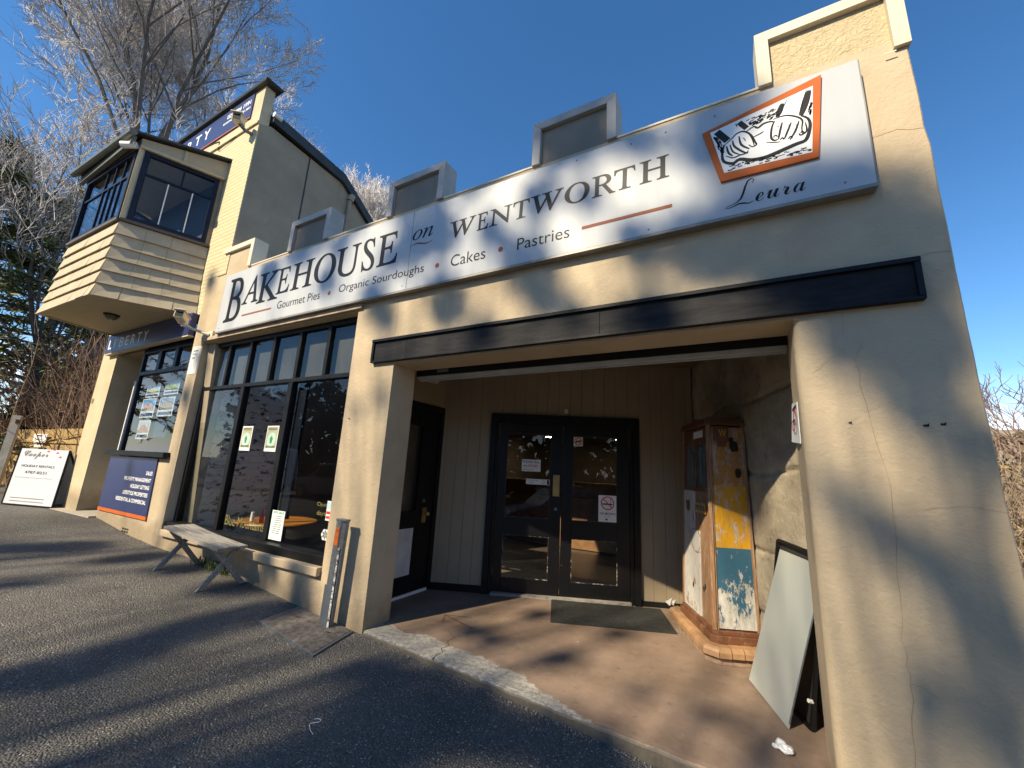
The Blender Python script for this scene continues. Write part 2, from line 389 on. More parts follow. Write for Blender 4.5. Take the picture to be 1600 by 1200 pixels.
def text_fit(mb, body, box, o=(0, 0, 0), ex=(1, 0, 0), ey=(0, 0, 1), off=0.0, unshear=0.0, keep=None, th=.0, res=4):
    """Fit lettering to box=(x0,x1,y0,y1) on the plane (o; ex, ey); thickness th off the plane."""
    vs, fs = textverts(body, off, res)
    P = [(v.x - unshear * v.y, v.y) for v in vs]
    x0 = min(p[0] for p in P); x1 = max(p[0] for p in P); y0 = min(p[1] for p in P); y1 = max(p[1] for p in P)
    sx = (box[1] - box[0]) / (x1 - x0); sy = (box[3] - box[2]) / (y1 - y0)
    if keep == 'h': sx = sy          # keep aspect from height, start at left
    if keep == 'w': sy = sx
    o = Vector(o); ex = Vector(ex); ey = Vector(ey); nn = ex.cross(ey)
    V = [o + ex * (box[0] + (p[0] - x0) * sx) + ey * (box[2] + (p[1] - y0) * sy) + nn * .0008 for p in P]
    mb.add(V, fs); return mb

# ------------------------------------------------------------------ ground
PROF = [(-80, .40), (-12, .38), (-9.7, .36), (-8.4, .235), (-7.5, .18), (-6.4, .175), (-4.87, .088), (-3.17, -.035), (-1.2, -.055), (1.2, -.13), (4, -.25), (80, -.5)]
def prof(x):
    for (a, za), (b, zb) in zip(PROF, PROF[1:]):
        if x <= b: return za + (zb - za) * (max(x, a) - a) / (b - a)
    return PROF[-1][1]
def gz(x, y):
    z = prof(x)
    if y < 0: z += .022 * max(y, -5.6)
    if y < -5.6: z -= .13
    if y > .30 and -11.4 < x < .95: z -= 1.2
    return z
def sheet(name, mat, xs, ys, f, kind='structure'):
    mb = MB(); nx, ny = len(xs), len(ys)
    for y in ys:
        for x in xs: mb.v.append((x, y, f(x, y)))
    for j in range(ny - 1):
        for i in range(nx - 1):
            a = j * nx + i; mb.f.append((a, a + 1, a + 1 + nx, a + nx))
    o = mb.build(name, mat, smooth=False); return tag(o, kind=kind)
def frange(a, b, st):
    r = []; x = a
    while x < b - 1e-6: r.append(x); x += st
    return r + [b]
XS = [-600, -200, -80, -50, -30] + frange(-20, 6, .25) + [10, 20, 40, 80, 200, 600]
YS = [-600, -200, -80, -40, -20, -14, -10, -7] + [-5.61, -5.60] + frange(-5.2, .28, .2) + [.32, .9, 2, 5, 12, 20, 40, 120, 600]
def gfun(x, y):
    z = gz(x, y)
    if -8 < x < 3 and -4 < y < .3: z += .010 * noise.noise(Vector((x * 1.1, y * 1.1, 0))) + .004 * noise.noise(Vector((x * 4, y * 4, 3)))
    return z
sheet('asphalt_pavement', M_asph, XS, YS, gfun)
ED = [(-3.35, -.0), (-3.14, -.005), (-2.82, -.03), (-2.45, -.055), (-2.07, -.084), (-1.6, -.12), (-1.17, -.16), (-.9, -.175), (-.6, -.19), (-.2, -.215), (.4, -.25), (.95, -.27)]
def edge_y(x):
    for (a, ya), (b, yb) in zip(ED, ED[1:]):
        if x <= b: return ya + (yb - ya) * (x - a) / (b - a)
    return ED[-1][1]
mb = MB(); n = 0
xs = frange(-3.8, .95, .05)
for x in xs:
    jy = edge_y(max(x, -3.3)) + .014 * noise.noise(Vector((x * 7, 0, 0))) + .006 * noise.noise(Vector((x * 30, 2, 0)))
    dz = .012 * max(0, noise.noise(Vector((x * 9, 5, 0))))
    if x < -3.14: jy = .02
    for (yy, zz) in ((jy - .004, -.6), (jy, -.018 - dz), (jy + .015, -.004 - dz * .6), (jy + .05, 0), (1.4, 0), (3.3, 0)): mb.v.append((x, yy, zz))
k = 6
for i in range(len(xs) - 1):
    for j in range(k - 1): a = i * k + j; mb.f.append((a, a + k, a + k + 1, a + 1))
struct(mb.build('entry_floor', M_slab))
mb = MB(); mb.add([(-11.5, -.18, .385), (-9.8, -.10, .385), (-9.8, 2, .40), (-11.5, 2, .40), (-11.5, -.18, 0), (-9.8, -.10, 0), (-9.8, 2, 0), (-11.5, 2, 0)], [(0, 1, 2, 3), (0, 4, 5, 1), (1, 5, 6, 2), (3, 2, 6, 7), (0, 3, 7, 4)])
struct(mb.build('concrete_path', M_path))

# ------------------------------------------------------------------ bakehouse building
BK = thing('bakery_building', 'cream rendered single storey bakery with stepped parapet and recessed entrance', 'building', (-3.1, 0, 0))
mb = MB()
mb.box(-7.38, -3.80, 0, .30, 3.26, 4.40).box(-7.38, -3.80, 0, .30, -.6, .36)
mb.box(-3.80, -3.13, 0, .34, -.6, 4.40).box(-3.13, .371, 0, .34, 2.56, 4.40)
mb.box(-7.70, -7.38, 0, .40, -.2, 4.42)
facade = mb.build('facade_wall', M_wall, BK)
# right pier: rounded inner corner, slightly uneven outer edge
def pier_ring(z, r):
    j = .012 * noise.noise(Vector((z * 2.2, 1, 0))) + .004 * noise.noise(Vector((z * 11, 4, 0)))
    xr = 1.135 + .035 * max(0, (2.6 - z) / 2.6) + j + (.012 if z < 3.72 else 0)
    xl = .371 - .01 * (z < 2.5); p = []
    for t in range(6):
        a = math.pi / 2 * t / 5; p.append((xl + r - r * math.cos(a), r - r * math.sin(a), z))
    p += [(xr - .01, 0, z), (xr, .012, z), (xr, .34, z), (xl, .34, z)]
    return p
zs = frange(-.6, 2.52, .13) + [2.54, 2.56] + frange(2.6, 4.42, .14); rings = [pier_ring(z, .045 if z < 2.55 else .002) for z in zs]
mb = MB()
for r in rings: mb.v += r
m_ = len(rings[0])
for i in range(len(rings) - 1):
    for j in range(m_): a = i * m_ + j; b = i * m_ + (j + 1) % m_; mb.f.append((a, b, b + m_, a + m_))
mb.f.append(tuple(range((len(rings) - 1) * m_, len(rings) * m_)))
mb.build('corner_pier', M_wall, BK)
# parapet coping between the merlons and the merlons themselves
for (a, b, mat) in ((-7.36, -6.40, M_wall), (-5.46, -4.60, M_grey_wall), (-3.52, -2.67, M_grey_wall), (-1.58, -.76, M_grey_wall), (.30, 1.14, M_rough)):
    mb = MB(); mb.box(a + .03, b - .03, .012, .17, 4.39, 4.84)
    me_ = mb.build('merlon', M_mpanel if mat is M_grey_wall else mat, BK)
    mb = MB(); t = .085
    if a > -7: mb.prism([(a, -.03, 4.40), (a + t, -.03, 4.40), (a + t, -.03, 4.79), (a, -.03, 4.875)], (0, .22, 0))
    mb.prism([(a, -.03, 4.875), (a + t, -.03, 4.79), (b - t, -.03, 4.79), (b, -.03, 4.875)], (0, .22, 0))
    zb = 4.40 if b < 1 else 4.34
    mb.prism([(b - t, -.03, zb), (b, -.03, zb), (b, -.03, 4.875), (b - t, -.03, 4.79)], (0, .22, 0))
    if b > 1: mb.box(1.0, 1.06, -.032, -.03, 4.3, 4.31)
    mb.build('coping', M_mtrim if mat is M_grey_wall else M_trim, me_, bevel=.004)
for a, b in ((-6.40, -5.46), (-4.60, -3.52), (-2.67, -1.58), (-.76, .30)): mb = MB(); mb.box(a, b, -.008, .19, 4.40, 4.418); mb.build('parapet_coping', M_trim, BK)
mb = MB(); mb.box(-7.1, 1.1, 3.0, 13, 3.86, 3.95); mb.box(-7.1, 1.1, .19, .5, 3.86, 3.95); mb.box(-4.2, 1.1, .5, 3.0, 3.86, 3.95);  # unseen gap over the front room, added to let daylight into the shop
mb.build('roof', M_rooft, BK)
mb = MB(); mb.box(1.0, 1.1, .34, 13, -.6, 4.1); mb.box(-7.1, 1.0, 12.9, 13, -.6, 4.1); mb.build('outer_side_wall', M_wall, BK)
# fine cracks in the render
mb = MB()
def crack(pts, w=.004):
    w *= .55
    P = []
    for (a, b) in zip(pts, pts[1:]):
        for t in range(5):
            f = t / 5; P.append((a[0] + (b[0] - a[0]) * f + rnd.uniform(-.006, .006), -.0008, a[1] + (b[1] - a[1]) * f + rnd.uniform(-.004, .004)))
    P.append((pts[-1][0], -.0008, pts[-1][1])); mb.ribbon(P, [w * rnd.uniform(.4, 1.3) for _ in P], (0, -1, 0), .0008)
crack([(.69, 2.35), (.655, 2.27), (.66, 2.11), (.73, 1.53), (.71, 1.14), (.69, .77), (.70, .57), (.67, .2)], .0035)
crack([(.70, .57), (.75, .56), (.80, .53)], .0025); crack([(.88, 3.73), (1.0, 3.74), (1.13, 3.70)], .003); crack([(.99, 2.85), (1.06, 2.87), (1.14, 2.86)], .003)
crack([(.44, 2.19), (.54, 2.28), (.61, 2.33)], .002); crack([(.62, 2.56), (.61, 2.42)], .002)
crack([(-3.16, 3.3), (-3.165, 2.9), (-3.45, 2.87)], .003); crack([(.85, 1.42), (1.0, 1.45), (1.16, 1.43)], .0025)
crack([(-4.95, .32), (-4.4, .33), (-3.9, .34)], .006)
mb.build('crack', M_crack, BK)
# metal fixing stubs left in the pier and pilaster
for (x, z, s) in ((.912, 1.866, .011), (.98, 1.872, .010), (.59, 1.885, .007), (-3.83, 2.05, .012), (-3.70, 1.98, .008)):
    mb = MB(); mb.box(x - s, x + s, -.006, .01, z - s * .45, z + s * .45); mb.tube([(x, -.004, z), (x + s * .6, -.02, z + s * .6)], s * .25, 5); mb.build('wall_fixing', M_dark, BK)
# header board over the entrance
mb = MB(); x0, x1, z0, z1 = -3.44, .992, 2.58, 2.84
mb.box(x0 + .03, -2.95, -.030, 0, z0 + .02, z1 - .03).box(-2.946, -.9, -.031, 0, z0 + .02, z1 - .03).box(-.896, x1 - .03, -.030, 0, z0 + .02, z1 - .03)
hb = mb.build('header_board', M_header, BK)
mb = MB(); mb.box(x0, x1, -.055, -.0, z1 - .03, z1); mb.box(x0, x0 + .03, -.05, 0, z0 + .02, z1 - .03); mb.box(x1 - .03, x1, -.05, 0, z0 + .02, z1 - .03); mb.box(x0, x1, -.048, 0, z0, z0 + .02)
mb.build('board_frame', M_black, hb, bevel=.003)
# entrance: roller shutter housing and rail, ceiling
mb = MB(); mb.box(-3.13, .366, .36, .62, 2.50, 2.99); sh = mb.build('roller_shutter_housing', M_black, BK)
mb = MB(); mb.box(-3.12, .36, .375, .41, 2.465, 2.50); mb.box(-3.12, .36, .415, .43, 2.45, 2.50); mb.build('shutter_rail', simple('dull_white_rail', (.42, .42, .40), .5), sh)
mb = MB(); mb.box(-2.83, -2.68, .352, .36, 2.525, 2.56); mb.build('maker_plate', M_steel, sh)
# ---- entrance alcove
E1 = Vector((.9135, .4067, 0)); E2 = Vector((-.4067, .9135, 0)); B0 = Vector((-2.92, 1.693, 0)); EZ = Vector((0, 0, 1))
def U(u, v, z=0.): return tuple(B0 + E1 * u + E2 * v + EZ * z)
def ubox(mb, u0, u1, v0, v1, z0, z1):
    return mb.hexa([U(u0, v0, z0), U(u1, v0, z0), U(u1, v1, z0), U(u0, v1, z0), U(u0, v0, z1), U(u1, v0, z1), U(u1, v1, z1), U(u0, v1, z1)])
def boards(mb, u0, u1, z0, z1, st=.152, g=.006):
    us = []; u = u0
    P = [(u0, .0)]
    k = math.floor(u0 / st) * st + st
    while k < u1 - .02:
        P += [(k - g, 0), (k, .007), (k + g, 0)]; k += st
    P.append((u1, 0))
    for (a, va), (b, vb) in zip(P, P[1:]):
        mb.add([U(a, va, z0), U(b, vb, z0), U(b, vb, z1), U(a, va, z1)], [(0, 1, 2, 3)])
    ubox(mb, u0, u1, .01, .08, z0, z1)
mb = MB(); boards(mb, -.70, .0, 0, 3.0); boards(mb, 1.965, 2.66, 0, 3.0); boards(mb, 0.0, 1.965, 2.275, 3.0)
mb.build('lining_board_wall', M_board, BK)
for a, b, c in ((-.70, 0, .085), (1.965, 2.62, .06)): mb = MB(); ubox(mb, a, b, -.02, 0, 0, c); mb.build('skirting', M_black, BK)
mb = MB()  # left side wall of the alcove, with the side door opening y .62..1.40
mb.box(-3.66, -3.54, .34, .60, 0, 3.0).box(-3.66, -3.54, 1.44, 1.52, 0, 3.0).box(-3.66, -3.54, .60, 1.44, 2.32, 3.0)
mb.build('alcove_side_wall', M_board, BK)
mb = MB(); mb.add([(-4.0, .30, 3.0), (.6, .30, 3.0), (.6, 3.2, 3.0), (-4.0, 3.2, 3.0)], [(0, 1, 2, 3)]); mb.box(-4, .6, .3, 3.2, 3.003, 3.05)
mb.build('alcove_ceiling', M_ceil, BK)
# concrete wall on the right of the alcove (uneven)
mb = MB(); nu, nz_ = 30, 150
for i in range(nu + 1):
    for j in range(nz_ + 1):
        v = -2.20 + 2.32 * i / nu; z = 3.0 * j / nz_
        h = .022 * noise.noise(Vector((v * 2.5, z * 2.5, 0))) + .008 * noise.noise(Vector((v * 9, z * 9, 0)))
        for zc in (.42, .95, 1.62, 2.3): h += .030 * math.exp(-((z - zc - .02 * math.sin(v * 5) - .012 * noise.noise(Vector((v * 8, zc, 0)))) / .016) ** 2)
        mb.v.append(U(2.69 + h, v, z))
for i in range(nu):
    for j in range(nz_): a = i * (nz_ + 1) + j; mb.f.append((a, a + 1, a + nz_ + 2, a + nz_ + 1))
mb.box(.45, .62, .30, .34, 0, 3.0); mb.hexa([U(2.72, -2.2, 0), U(2.9, -2.2, 0), U(2.9, .2, 0), U(2.72, .2, 0), U(2.72, -2.2, 3), U(2.9, -2.2, 3), U(2.9, .2, 3), U(2.72, .2, 3)])
mb.box(.371, .72, .345, .80, 0, 3.0) if False else None
mb.build('rough_side_wall', M_conc, BK, smooth=True)
# double door
mb = MB()
ubox(mb, 0, .075, -.045, .05, 0, 2.275); ubox(mb, 1.89, 1.965, -.045, .05, 0, 2.275); ubox(mb, .075, 1.89, -.045, .05, 2.19, 2.275)
ubox(mb, .075, .12, -.02, .05, 0, 2.19); ubox(mb, 1.845, 1.89, -.02, .05, 0, 2.19); ubox(mb, .12, 1.845, -.02, .05, 2.15, 2.19)
dfr = mb.build('door_frame', M_black, BK, bevel=.004)
def leaf(u0, u1, g0, g1, name='entrance_door'):
    mb = MB(); a, b = .005, .045
    ubox(mb, u0, g0, a, b, .03, 2.145); ubox(mb, g1, u1, a, b, .03, 2.145)
    for z0, z1 in ((.03, .20), (.715, .935), (2.02, 2.145)): ubox(mb, g0, g1, a, b, z0, z1)
    d = mb.build(name, M_wblack, BK, bevel=.003)
    for z0, z1 in ((.20, .715), (.935, 2.02)):
        mb = MB(); ubox(mb, g0, g1, .018, .024, z0, z1); mb.build('pane', M_glass, d)
    mb = MB(); e = .008
    for z0, z1 in ((.20, .715), (.935, 2.02)):
        ubox(mb, g0, g0 + e, .008, .017, z0, z1); ubox(mb, g1 - e, g1, .008, .017, z0, z1); ubox(mb, g0 + e, g1 - e, .008, .017, z0, z0 + e); ubox(mb, g0 + e, g1 - e, .008, .017, z1 - e, z1)
    mb.build('glazing_bead', M_chip, d)
    return d
def chip():
    k = NT('chipped_bead_paint'); f = k.ramp(k.noise(14, 7, .8), .52, .56); f = k.math('MULTIPLY', f, k.ramp(k.sep()[2], 1.0, .6)); k.color(k.mix(f, (.012, .012, .014), (.45, .40, .32))); return k.set(.5)
M_chip = chip()
dl = leaf(.125, .968, .235, .825); dr = leaf(.975, 1.84, 1.11, 1.685)
mb = MB(); ubox(mb, .86, .945, .001, .005, 1.225, 1.495); mb.build('brass_plate', M_brass, dl, bevel=.001)
mb = MB(); c = Vector(U(.903, .005, 1.065)); mb.tube([c, c - E2 * .022], .019, 16); mb.build('door_lock', M_steel, dl)
mb = MB(); ubox(mb, .62, .75, -.012, .004, 2.155, 2.17); mb.build('door_closer_tab', M_steel, dfr)
mb = MB(); ubox(mb, .12, 1.845, -.06, .05, 0, .03); mb.build('door_threshold', M_bench, BK)
mb = MB(); c = Vector(U(1.01, 0, 2.33)); ubox(mb, .985, 1.03, -.03, 0, 2.315, 2.37); mb.build('door_chime', M_trim, BK)
mb = MB()
for u in (-.37, -.30): c = Vector(U(u, 0, 1.842)); mb.tube([c, c - E2 * .012], .012, 10)
mb.build('coat_hook', M_brass, BK)
# side door
mb = MB(); X = -3.54
mb.box(X - .06, X + .02, .60, .67, 0, 2.32); mb.box(X - .06, X + .02, 1.36, 1.44, 0, 2.32); mb.box(X - .06, X + .02, .67, 1.36, 2.24, 2.32); sf = mb.build('side_door_frame', M_black, BK, bevel=.004)
mb = MB(); a, b = X - .045, X - .005
mb.box(a, b, .675, .78, .03, 2.235); mb.box(a, b, 1.05, 1.355, .03, 2.235)
for z0, z1 in ((.03, .23), (.77, .965), (2.03, 2.235)): mb.box(a, b, .78, 1.05, z0, z1)
sd = mb.build('side_door', M_black, BK, bevel=.003)
mb = MB(); mb.box(X - .03, X - .024, .78, 1.05, .965, 2.03); mb.build('pane', M_glass, sd)
mb = MB(); mb.box(X - .035, X - .02, .78, 1.05, .23, .77); mb.build('door_panel', simple('grey_white_panel', (.55, .56, .58), .5), sd)
mb = MB(); mb.tube([(X, 1.20, .93), (X + .04, 1.20, .93)], .014, 10); mb.sphere((X + .055, 1.20, .93), .030, 14, 10); mb.box(X - .004, X + .004, 1.165, 1.235, .82, 1.0); mb.build('door_handle', M_brass, sd, smooth=False)
mb = MB(); mb.tube([(X - .004, 1.16, 1.09), (X + .014, 1.16, 1.09)], .022, 14); mb.build('door_lock', M_steel, sd)
mb = MB(); mb.box(X - .02, X + .015, .64, 1.36, .0, .03); mb.build('side_threshold', M_white, BK)
# little box light up in the corner beside the housing
mb = MB(); mb.hexa([(-3.5, .75, 2.60), (-3.38, .75, 2.58), (-3.38, 1.05, 2.58), (-3.5, 1.05, 2.60), (-3.52, .72, 2.72), (-3.34, .72, 2.74), (-3.34, 1.08, 2.74), (-3.52, 1.08, 2.72)]); mb.build('corner_light', M_trim, BK)

# ---- shop window
WX0, WX1, WY = -7.38, -3.80, .14
mb = MB()
mb.box(WX0, WX1, WY - .02, WY + .07, 3.19, 3.26); mb.box(WX0, WX0 + .085, WY - .02, WY + .07, .54, 3.19); mb.box(WX1 - .12, WX1, WY - .02, WY + .07, .54, 3.19)
mb.box(WX0, WX1, .02, WY + .07, .445, .54)
mb.box(WX0 + .085, WX1 - .12, WY - .025, WY + .07, 2.50, 2.555)
for x in (-6.21, -5.08): mb.box(x - .045, x + .045, WY - .022, WY + .07, .54, 2.50)
for x in (-6.79, -6.21, -5.63, -5.04, -4.45): mb.box(x - .03, x + .03, WY - .015, WY + .07, 2.555, 3.19)
win = mb.build('shop_window', M_black, BK, bevel=.006)
xs_ = [WX0 + .085, -6.82, -6.76, -6.24, -6.18, -5.66, -5.60, -5.07, -5.01, -4.48, -4.42, WX1 - .12]
for i in range(6): mb = MB(); mb.box(xs_[2 * i], xs_[2 * i + 1], WY + .02, WY + .026, 2.555, 3.19); mb.build('pane', M_glass, win)
for a, b in ((WX0 + .085, -6.255), (-6.165, -5.125), (-5.035, WX1 - .12)): mb = MB(); mb.box(a, b, WY + .02, WY + .026, .54, 2.50); mb.build('pane', M_glass, win)
mb = MB(); mb.box(-7.30, -3.81, -.055, .14, .36, .445); mb.build('window_sill', M_wall, BK, bevel=.008)
mb = MB(); mb.box(-7.38, -3.72, -.035, 0, 3.27, 3.33); mb.build('window_header', simple('faded_trim', (.40, .30, .20), .7, var=.3, scale=8), BK, bevel=.006)

# ---- interior
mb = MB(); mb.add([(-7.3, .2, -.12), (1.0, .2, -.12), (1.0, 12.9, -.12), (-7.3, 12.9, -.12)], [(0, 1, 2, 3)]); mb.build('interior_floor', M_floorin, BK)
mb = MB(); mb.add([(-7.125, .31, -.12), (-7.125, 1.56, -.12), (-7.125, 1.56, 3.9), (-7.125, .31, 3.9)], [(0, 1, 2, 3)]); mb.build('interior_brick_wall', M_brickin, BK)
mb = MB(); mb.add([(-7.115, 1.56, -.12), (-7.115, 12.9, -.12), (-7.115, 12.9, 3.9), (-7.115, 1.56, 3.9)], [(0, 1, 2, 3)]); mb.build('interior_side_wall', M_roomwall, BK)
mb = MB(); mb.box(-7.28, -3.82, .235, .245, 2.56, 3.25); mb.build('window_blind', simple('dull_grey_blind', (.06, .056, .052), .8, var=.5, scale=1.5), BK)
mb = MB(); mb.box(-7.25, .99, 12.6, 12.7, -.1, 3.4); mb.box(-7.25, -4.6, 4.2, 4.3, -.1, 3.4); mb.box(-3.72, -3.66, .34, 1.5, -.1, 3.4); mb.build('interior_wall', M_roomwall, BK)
mb = MB(); mb.box(-7.3, -4.2, 3.0, 4.2, 3.35, 3.38); mb.box(-4.2, -3.66, .31, 4.2, 3.35, 3.38); mb.box(-4.24, -4.2, .5, 3.0, 3.35, 3.9); mb.box(-7.3, .99, 4.3, 12.9, 2.75, 2.8); mb.box(-3.66, .99, 3.2, 4.3, 2.75, 2.8); mb.build('interior_ceiling', M_roomwall, BK)  # ceiling left open below the added roof gap, to brighten the front room
mb = MB(); mb.box(-5.03, -4.86, .22, .26, .80, 2.5); mb.build('interior_blind_strip', M_navy, BK)
for (x, y) in ((-5.6, 9.8), (-5.9, 7.4), (-3.4, 10.6), (-3.2, 7.6)):
    mb = MB(); mb.tube([(x, y, 2.742), (x, y, 2.748)], .13, 20); mb.build('downlight', M_lamp, BK)
# counter inside
mb = MB(); mb.box(-5.4, -1.2, 6.2, 6.9, -.1, 1.0); mb.box(-5.4, -1.2, 6.3, 6.8, 1.0, 1.35); mb.build('shop_counter', simple('timber_counter', (.22, .11, .045), .5, var=.3), BK)

# ------------------------------------------------------------------ furniture seen through the window
T = thing('cafe_table', 'round orange cafe table inside the shop window', 'table', (-6.15, .95, -.12))
mb = MB(); mb.tube([(-6.15, .95, .575), (-6.15, .95, .59), (-6.15, .95, .605)], [.54, .55, .54], 40); mb.build('tabletop', M_tabletop, T)
mb = MB(); mb.tube([(-6.15, .95, -.12), (-6.15, .95, .575)], .04, 10); mb.build('pedestal', M_black, T)
b_ = MB(); b_.tube([(-6.02, .62, .615), (-6.02, .62, .70), (-6.02, .62, .74), (-6.02, .62, .80)], [.03, .03, .012, .012], 12); tag(b_.build('sauce_bottle', M_red), 'small red sauce bottle standing on the orange cafe table', 'bottle')
b_ = MB(); b_.tube([(-6.22, .60, .615), (-6.22, .60, .74)], [.025, .022], 12); tag(b_.build('salt_shaker', M_white), 'white cylindrical shaker on the orange cafe table', 'shaker')

# ------------------------------------------------------------------ main sign
SG = thing('bakery_sign', 'long white fascia sign reading Bakehouse on Wentworth with dough kneading hands emblem', 'sign', (-3.0, -.05, 3.35))
mb = MB(); mb.box(-6.89, -3.003, -.082, -.03, 3.352, 4.288); mb.box(-2.997, .85, -.082, -.03, 3.352, 4.288); mb.build('sign_sheet', M_sign, SG)
mb = MB(); mb.box(-6.895, .856, -.081, -.0, 3.33, 3.351); mb.box(.8505, .858, -.081, -.0, 3.351, 4.288); mb.box(-6.898, -6.8905, -.081, 0, 3.351, 4.288); mb.box(-6.89, .85, -.029, 0, 4.20, 4.285); mb.build('sign_edge', M_alu, SG)
SO = (0, -.0825, 0)
mb = MB()
BH = [('B', -6.715, -6.30, 3.475, 4.185), ('A', -6.285, -5.868, 3.695, 4.13), ('K', -5.90, -5.39, 3.65, 4.11), ('E', -5.445, -5.16, 3.713, 4.10), ('H', -5.12, -4.675, 3.71, 4.105), ('O', -4.655, -4.235, 3.70, 4.11), ('U', -4.245, -3.81, 3.70, 4.11), ('S', -3.765, -3.55, 3.70, 4.12), ('E', -3.505, -3.19, 3.708, 4.11)]
for ch, a, b, c, d in BH: text_fit(mb, it(ch), (a, b, c, d), SO, off=.010, unshear=.26, res=8)
for ch, a, b, c, d in [('W', -2.475, -2.15, 3.805, 4.0), ('E', -2.13, -2.0, 3.81, 4.0), ('N', -1.985, -1.735, 3.81, 4.0), ('T', -1.725, -1.55, 3.812, 4.003), ('W', -1.545, -1.215, 3.808, 4.005), ('O', -1.205, -.975, 3.808, 4.01), ('R', -.955, -.755, 3.806, 4.01), ('T', -.765, -.59, 3.81, 4.01), ('H', -.56, -.333, 3.808, 4.012)]:
    text_fit(mb, it(ch), (a, b, c, d), SO, off=.010, unshear=.24, res=8)
text_fit(mb, it('on'), (-2.985, -2.70, 3.915, 4.035), SO, off=.006, unshear=-.05, res=8)
text_fit(mb, script('eura'), (.215, .50, 3.412, 3.482), SO, off=-.004, res=8)
P = [(.205, 3.565), (.215, 3.592), (.200, 3.604), (.178, 3.590), (.160, 3.550), (.145, 3.500), (.128, 3.462), (.10, 3.440), (.065, 3.428), (.040, 3.424), (.032, 3.414), (.045, 3.408), (.075, 3.414), (.115, 3.428), (.145, 3.424), (.175, 3.414), (.205, 3.425)]
mb.ribbon([(x, -.083, z) for x, z in P], [.004, .005, .006, .010, .013, .014, .012, .006, .005, .004, .004, .004, .006, .010, .011, .007, .003], (0, -1, 0), .0006)
mb.build('sign_lettering', M_letter, SG)
mb = MB()
text_fit(mb, 'Gourmet Pies', (-5.35, -4.455, 3.487, 3.60), SO); text_fit(mb, 'Organic Sourdoughs', (-4.105, -2.77, 3.475, 3.605), SO); text_fit(mb, 'Cakes', (-2.42, -2.005, 3.485, 3.61), SO); text_fit(mb, 'Pastries', (-1.66, -1.15, 3.49, 3.607), SO)
mb.build('small_lettering', M_letter, SG)
mb = MB(); mb.box(-6.21, -5.485, -.0845, -.0825, 3.512, 3.535); mb.box(-1.04, -.323, -.0845, -.0825, 3.535, 3.562)
for x, z in ((-4.28, 3.533), (-2.594, 3.54), (-1.838, 3.542)): mb.tube([(x, -.0845, z), (x, -.0825, z)], .026, 20)
P = [(-3.0 + .31 * i / 16, -.0825, 3.853 + .016 * math.sin(i / 16 * 6.3) + .006 * i / 16) for i in range(17)]
mb.ribbon(P, [.004 + .014 * math.sin(math.pi * i / 16) for i in range(17)], (0, -1, 0), .001); mb.build('sign_accents', M_rust, SG)
mb = MB(); q = [(-.09, 4.082), (.652, 4.25), (.585, 3.622), (.013, 3.628)]; mb.prism([(x, -.1, z) for x, z in q], (0, .018, 0)); em = mb.build('emblem_board', M_orange, SG)
mb = MB(); q = [(-.036, 4.066), (.600, 4.181), (.553, 3.669), (.037, 3.692)]; mb.prism([(x, -.1015, z) for x, z in q], (0, .0014, 0)); mb.build('emblem_ground', M_white, em)
